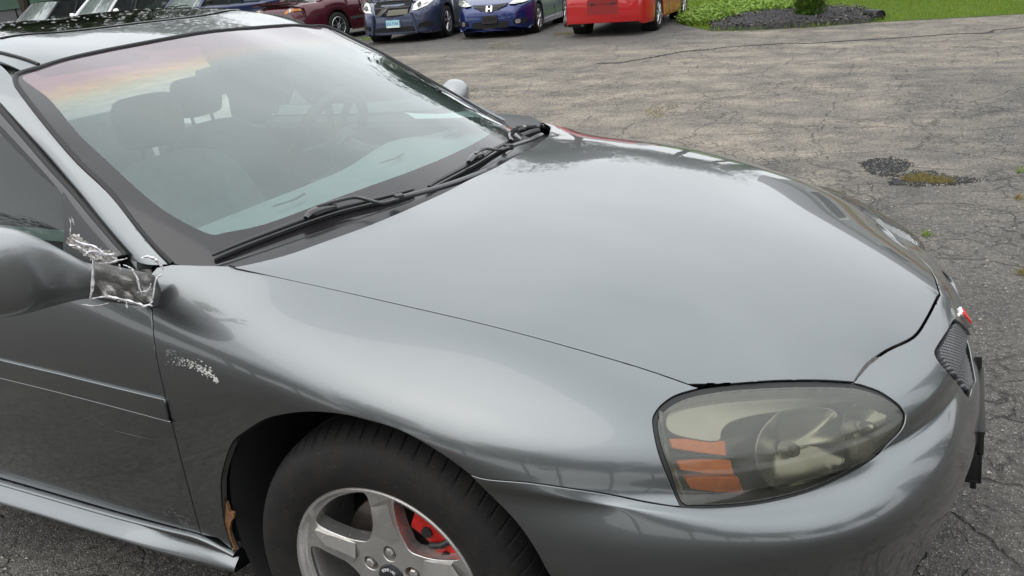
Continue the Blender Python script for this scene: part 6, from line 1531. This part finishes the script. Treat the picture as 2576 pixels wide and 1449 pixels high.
# --- slate blue sedan with the broken nose
hd_ = (.20, -.98); ax = np.array([-10.2, 14.25])
mal = Veh('sedan_parked', centre_from(ax, hd_, -1.37), hd_, 4.86, 1.86, 2.74, .95, .34, [(-2.4, .90), (-1.7, 1.0), (1.0, 1.0), (1.5, .94), (2.0, .88), (2.25, .80), (2.32, .70)], bgpaint('slate_blue_paint', (.045, .056, .10), .7, .3), 'slate blue sedan with its upper grille missing and a licence plate', gclr=.17, nose=.30, tail=.2, wstyle=0)
mal.cabin((-1.85, 1.15), (-1.1, .35), 1.45, mal.mat, split=[.5])
mal.shape('grille_hole', [(-.43, .80), (-.42, .86), (0, .872), (.42, .86), (.45, .80), (.40, .62), (.22, .565), (0, .55), (-.22, .565), (-.40, .62)], M['dark'], 1, .008, .10)
mal.shape('hood_lip', [(-.50, .855), (0, .872), (.50, .855), (.50, .875), (0, .892), (-.50, .875)], M['blackp'], 1, .02, .06)
mal.shape('radiator_core', [(-.14, .58), (.36, .595), (.38, .70), (-.08, .70)], simple('radiator', (.16, .15, .12), .7, var=.4, vs=60), 1, .014, .03)
mal.shape('broken_duct', [(-.40, .60), (-.28, .585), (-.14, .68), (-.06, .78), (-.16, .80), (-.26, .70)], M['trim'], 1, .022, .03)
mal.shape('cross_bar', [(-.40, .735), (.42, .735), (.42, .76), (-.40, .76)], M['blackp'], 1, .016, .03)
mal.shape('headlight', [(.48, .66), (.52, .79), (.60, .86), (.85, .94), (.86, .82), (.78, .74), (.62, .68)], M['lampc'], 1, .014, .05, mirror=True)
mal.shape('headlight_bowl', [(.60, .74), (.66, .74), (.68, .79), (.64, .83), (.59, .80)], M['black_gloss'], 1, .022, .02, mirror=True); mal.shape('headlight_bowl', [(.72, .79), (.78, .80), (.80, .86), (.75, .89), (.71, .84)], M['chrome'], 1, .022, .02, mirror=True)
mal.shape('licence_plate', [(-.155, .335), (.155, .335), (.155, .49), (-.155, .49)], simple('plate_blue_white', (.30, .52, .60), .4, var=.05), 1, .05, .05)
mal.shape('plate_edge', [(-.15, .338), (.15, .338), (.15, .375), (-.15, .375)], simple('plate_pale', (.62, .68, .62), .4), 1, .0515, .03)
for i, ch in enumerate('ESL7143'):
    fc = bpy.data.curves.new('plate_letter', 'FONT'); fc.body = ch; fc.size = .085; fc.extrude = .001; fc.align_x = 'CENTER'; fc.align_y = 'CENTER'
    to = bpy.data.objects.new('plate_letter', fc); me = bpy.data.meshes.new_from_object(to); bpy.data.objects.remove(to); me.materials.append(simple('plate_ink', (.02, .04, .12), .5) if 'ink' not in M else M['ink']); M['ink'] = me.materials[0]
    lo_ = bpy.data.objects.new('plate_letter', me); C.objects.link(lo_); lo_.parent = mal.t
    y_ = -.12+i*.036+(.018 if i > 2 else 0); p = mal.face(y_, .415, 1, .054); lo_.matrix_local = Matrix(((0, 0, 1, p[0]), (.62, 0, 0, p[1]), (0, 1, 0, p[2]), (0, 0, 0, 1)))
mal.shape('lower_grille', [(-.50, .24), (.50, .24), (.46, .34), (-.46, .34)], M['dark'], 1, .006, .05)
for k in range(3): mal.shape('grille_bar', [(-.46, .255+.03*k), (.46, .255+.03*k), (.46, .262+.03*k), (-.46, .262+.03*k)], M['blackp'], 1, .012, .03)
mal.shape('fascia_rib', [(-.56, .20), (-.52, .20), (-.47, .40), (-.44, .62), (-.48, .62), (-.52, .40)], mal.mat, 1, .03, .06, mirror=True)
mal.shape('lower_lip', [(-.80, .19), (.80, .19), (.80, .225), (-.80, .225)], mal.mat, 1, .04, .08)
mal.shape('fog_recess', [(.58, .29), (.84, .32), (.84, .40), (.74, .42), (.60, .38)], M['dark'], 1, .03, .05, mirror=True)
for sg in (1, -1): mal.gapline([(1.15, .96), (1.2, .6), (1.1, .3)], sg); mal.gapline([(0, 1.0), (.02, .5), (-.1, .25)], sg)
mal.mirror_(.95, 1.05, mal.mat)
# --- maroon sedan, tail to the lot, dented door
hd_ = (.16, .985); p = at(857, 90, 20.8); 
mar = Veh('sedan_maroon', (p[0]-.75+.2, p[1]+1.4), hd_, 5.1, 1.86, 2.85, 1.05, .335, [(-2.72, .74), (-2.6, .90), (-2.3, .98), (-1.5, 1.02), (1.0, .98), (1.7, .90), (2.3, .75), (2.45, .60)], bgpaint('maroon_paint', (.07, .005, .012), .5, .3), 'maroon sedan seen from behind with amber tail lamps and a dented door', gclr=.20, nose=.3, tail=.2, wstyle=1)
mar.t.name = 'sedan_parked.001'
mar.cabin((-1.95, .9), (-1.2, .05), 1.42, mar.mat, split=[.5])
mar.shape('tail_lamp', [(.30, .72), (.42, .84), (.60, .885), (.84, .86), (.86, .60), (.40, .60)], M['lampd'], -1, .012, .05, mirror=True)
mar.shape('lamp_amber', [(.36, .74), (.46, .82), (.55, .84), (.55, .77), (.42, .74)], M['lampa'], -1, .020, .03, mirror=True); mar.shape('lamp_clear', [(.565, .78), (.645, .785), (.645, .86), (.565, .85)], M['lampc'], -1, .020, .03, mirror=True); mar.shape('lamp_amber', [(.66, .79), (.82, .80), (.80, .85), (.66, .86)], M['lampa'], -1, .020, .03, mirror=True)
mar.shape('lamp_bar', [(-.40, .62), (.40, .62), (.38, .70), (-.38, .70)], M['lampd'], -1, .010, .03)
m = MB(); m.loft([[(-2.66, y*.86, .965+.02*(1-y*y)), (-2.50, y*.86, 1.02+.02*(1-y*y)), (-2.44, y*.84, 1.01), (-2.60, y*.84, .95)] for y in (-1, -.6, 0, .6, 1)]); m.build('spoiler', mar.mat, mar.t, angle=60)
mar.shape('bumper_groove', [(-.86, .42), (.86, .42), (.86, .43), (-.86, .43)], M['dark'], -1, .003, .02)
for sg in (1, -1):
    mar.gapline([(-.75, .98), (-.72, .6), (-.85, .28)], sg); mar.gapline([(.35, .98), (.38, .5), (.3, .28)], sg); mar.slab('door_moulding', [(-1.0, .46), (1.0, .46), (1.0, .52), (-1.0, .52)], sg, M['trim'], .014)
m = MB(); 
for i, (x, z, r_) in enumerate(((-.45, .84, .16), (-.2, .72, .2), (-.55, .66, .12))):
    m.lathe([(0, -.035), (r_*.35, -.028), (r_*.7, .004), (r_, -.004)], (x, -mar.W*.985, z), (.1, -1, .3), 9)
m.build('dent', mar.mat, mar.t, angle=10)
# --- dark blue pickup, silver van, dark wagon behind the roof line
P_ = at(430, 28, 24.5)
trk = Veh('pickup_truck', (P_[0]+.25, P_[1]+1.5), (-.05, -1), 5.3, 1.92, 3.2, .9, .38, [(-2.7, 1.08), (.3, 1.10), (1.0, 1.12), (1.5, 1.08), (2.2, 1.02), (2.48, .85)], bgpaint('navy_paint', (.012, .022, .075), .4, .3), 'dark blue pickup truck with a pale rear wheel arch and a white side decal', 'truck', gclr=.34, nose=.15, tail=.06, wstyle=1)
trk.cabin((-.55, 1.35), (-.35, .55), 1.74, trk.mat, split=[.35], wsmat=M['wglass'])
for sg in (1, -1):
    trk.gapline([(-.02, 1.08), (-.02, .5)], sg); trk.gapline([(1.05, 1.1), (1.05, .5)], sg)
    c = [( -1.6+.46*math.cos(t), .38+.46*math.sin(t)) for t in np.linspace(.1, math.pi-.1, 15)]; c2 = [(-1.6+.56*math.cos(t), .38+.56*math.sin(t)) for t in np.linspace(math.pi-.1, .1, 15)]; trk.slab('wheel_arch_trim', c+c2, sg, simple('pale_arch_trim', (.62, .58, .52), .4), .03)
    trk.slab('decal', [(-2.20, .90), (-2.0, .90), (-2.02, .92), (-2.14, .925), (-1.98, 1.0), (-2.16, 1.0), (-2.15, .98), (-2.06, .975)], sg, M['white'], .008)
    trk.slab('tail_lamp', [(-2.68, .75), (-2.56, .75), (-2.56, 1.02), (-2.68, 1.02)], sg, M['lampr'], .012)
m = MB(); m.box((1.5, 0, 1.06), (.9, 1.5, .05)); m.build('hood_cowl', M['black_gloss'], trk.t, bevel=.02)
trk.mirror_(1.0, 1.22, M['blackp'], sc_=1.5)
def wipers(s, x, z, ys):
    for y in ys:
        m = MB(); m.tube([(x+.06, y, z), (x+.0, y+.25, z+.04), (x-.02, y+.5, z+.03)], .014, 6); m.build('wiper', M['blackp'], s.t)
wipers(trk, 1.42, 1.12, (-.6, 0.))
m = MB(); m.box((1.15, .2, 1.20), (.02, .8, .2), Matrix.Rotation(-.9, 3, 'Y')); m.build('sun_shade', M['paper'], trk.t)
P_ = at(222, 40, 26.5)
slv = Veh('minivan', (P_[0]-.1, P_[1]+1.2), (.08, -1), 4.6, 1.85, 2.7, .9, .35, [(-2.2, 1.05), (.8, 1.08), (1.3, 1.04), (1.9, .98), (2.2, .80)], bgpaint('pale_silver_paint', (.62, .61, .62), .3, .3), 'pale silver minivan with a white side mirror, left of the blue pickup', 'van', gclr=.25, nose=.22, wstyle=1)
slv.cabin((-2.0, 1.35), (-1.8, .35), 1.78, slv.mat, split=[.3, .62], wsmat=M['wglass'], pil=.06); slv.mirror_(.95, 1.18, M['white'], sc_=1.3); wipers(slv, 1.45, 1.05, (-.5,))
P_ = at(72, 58, 27.5)
drk = Veh('station_wagon', (P_[0]-.3, P_[1]+1.3), (.08, -1), 4.7, 1.85, 2.7, .9, .35, [(-2.2, 1.05), (.8, 1.08), (1.3, 1.04), (1.9, .96), (2.2, .80)], bgpaint('charcoal_paint', (.035, .036, .042), .5, .3), 'charcoal station wagon at the left end of the parked row', gclr=.25, nose=.22, wstyle=1)
drk.cabin((-2.0, 1.35), (-1.8, .35), 1.74, drk.mat, split=[.3, .62], wsmat=M['wglass'], pil=.06); drk.mirror_(.95, 1.18, M['blackp']); wipers(drk, 1.45, 1.05, (-.5,))
# red car behind the photographer, seen only as a reflection in the fender
rd2 = Veh('hatchback_red', (-3.2, -8.5), (1, .1), 4.3, 1.75, 2.6, .85, .32, [(-2.1, .95), (.8, .95), (1.4, .88), (1.9, .75), (2.15, .6)], bgpaint('dull_red_paint', (.30, .02, .018), .2, .4), 'red hatchback parked behind the photographer', gclr=.2); rd2.t.name = 'hatchback.001'
rd2.cabin((-1.9, 1.0), (-1.5, .1), 1.45, rd2.mat)
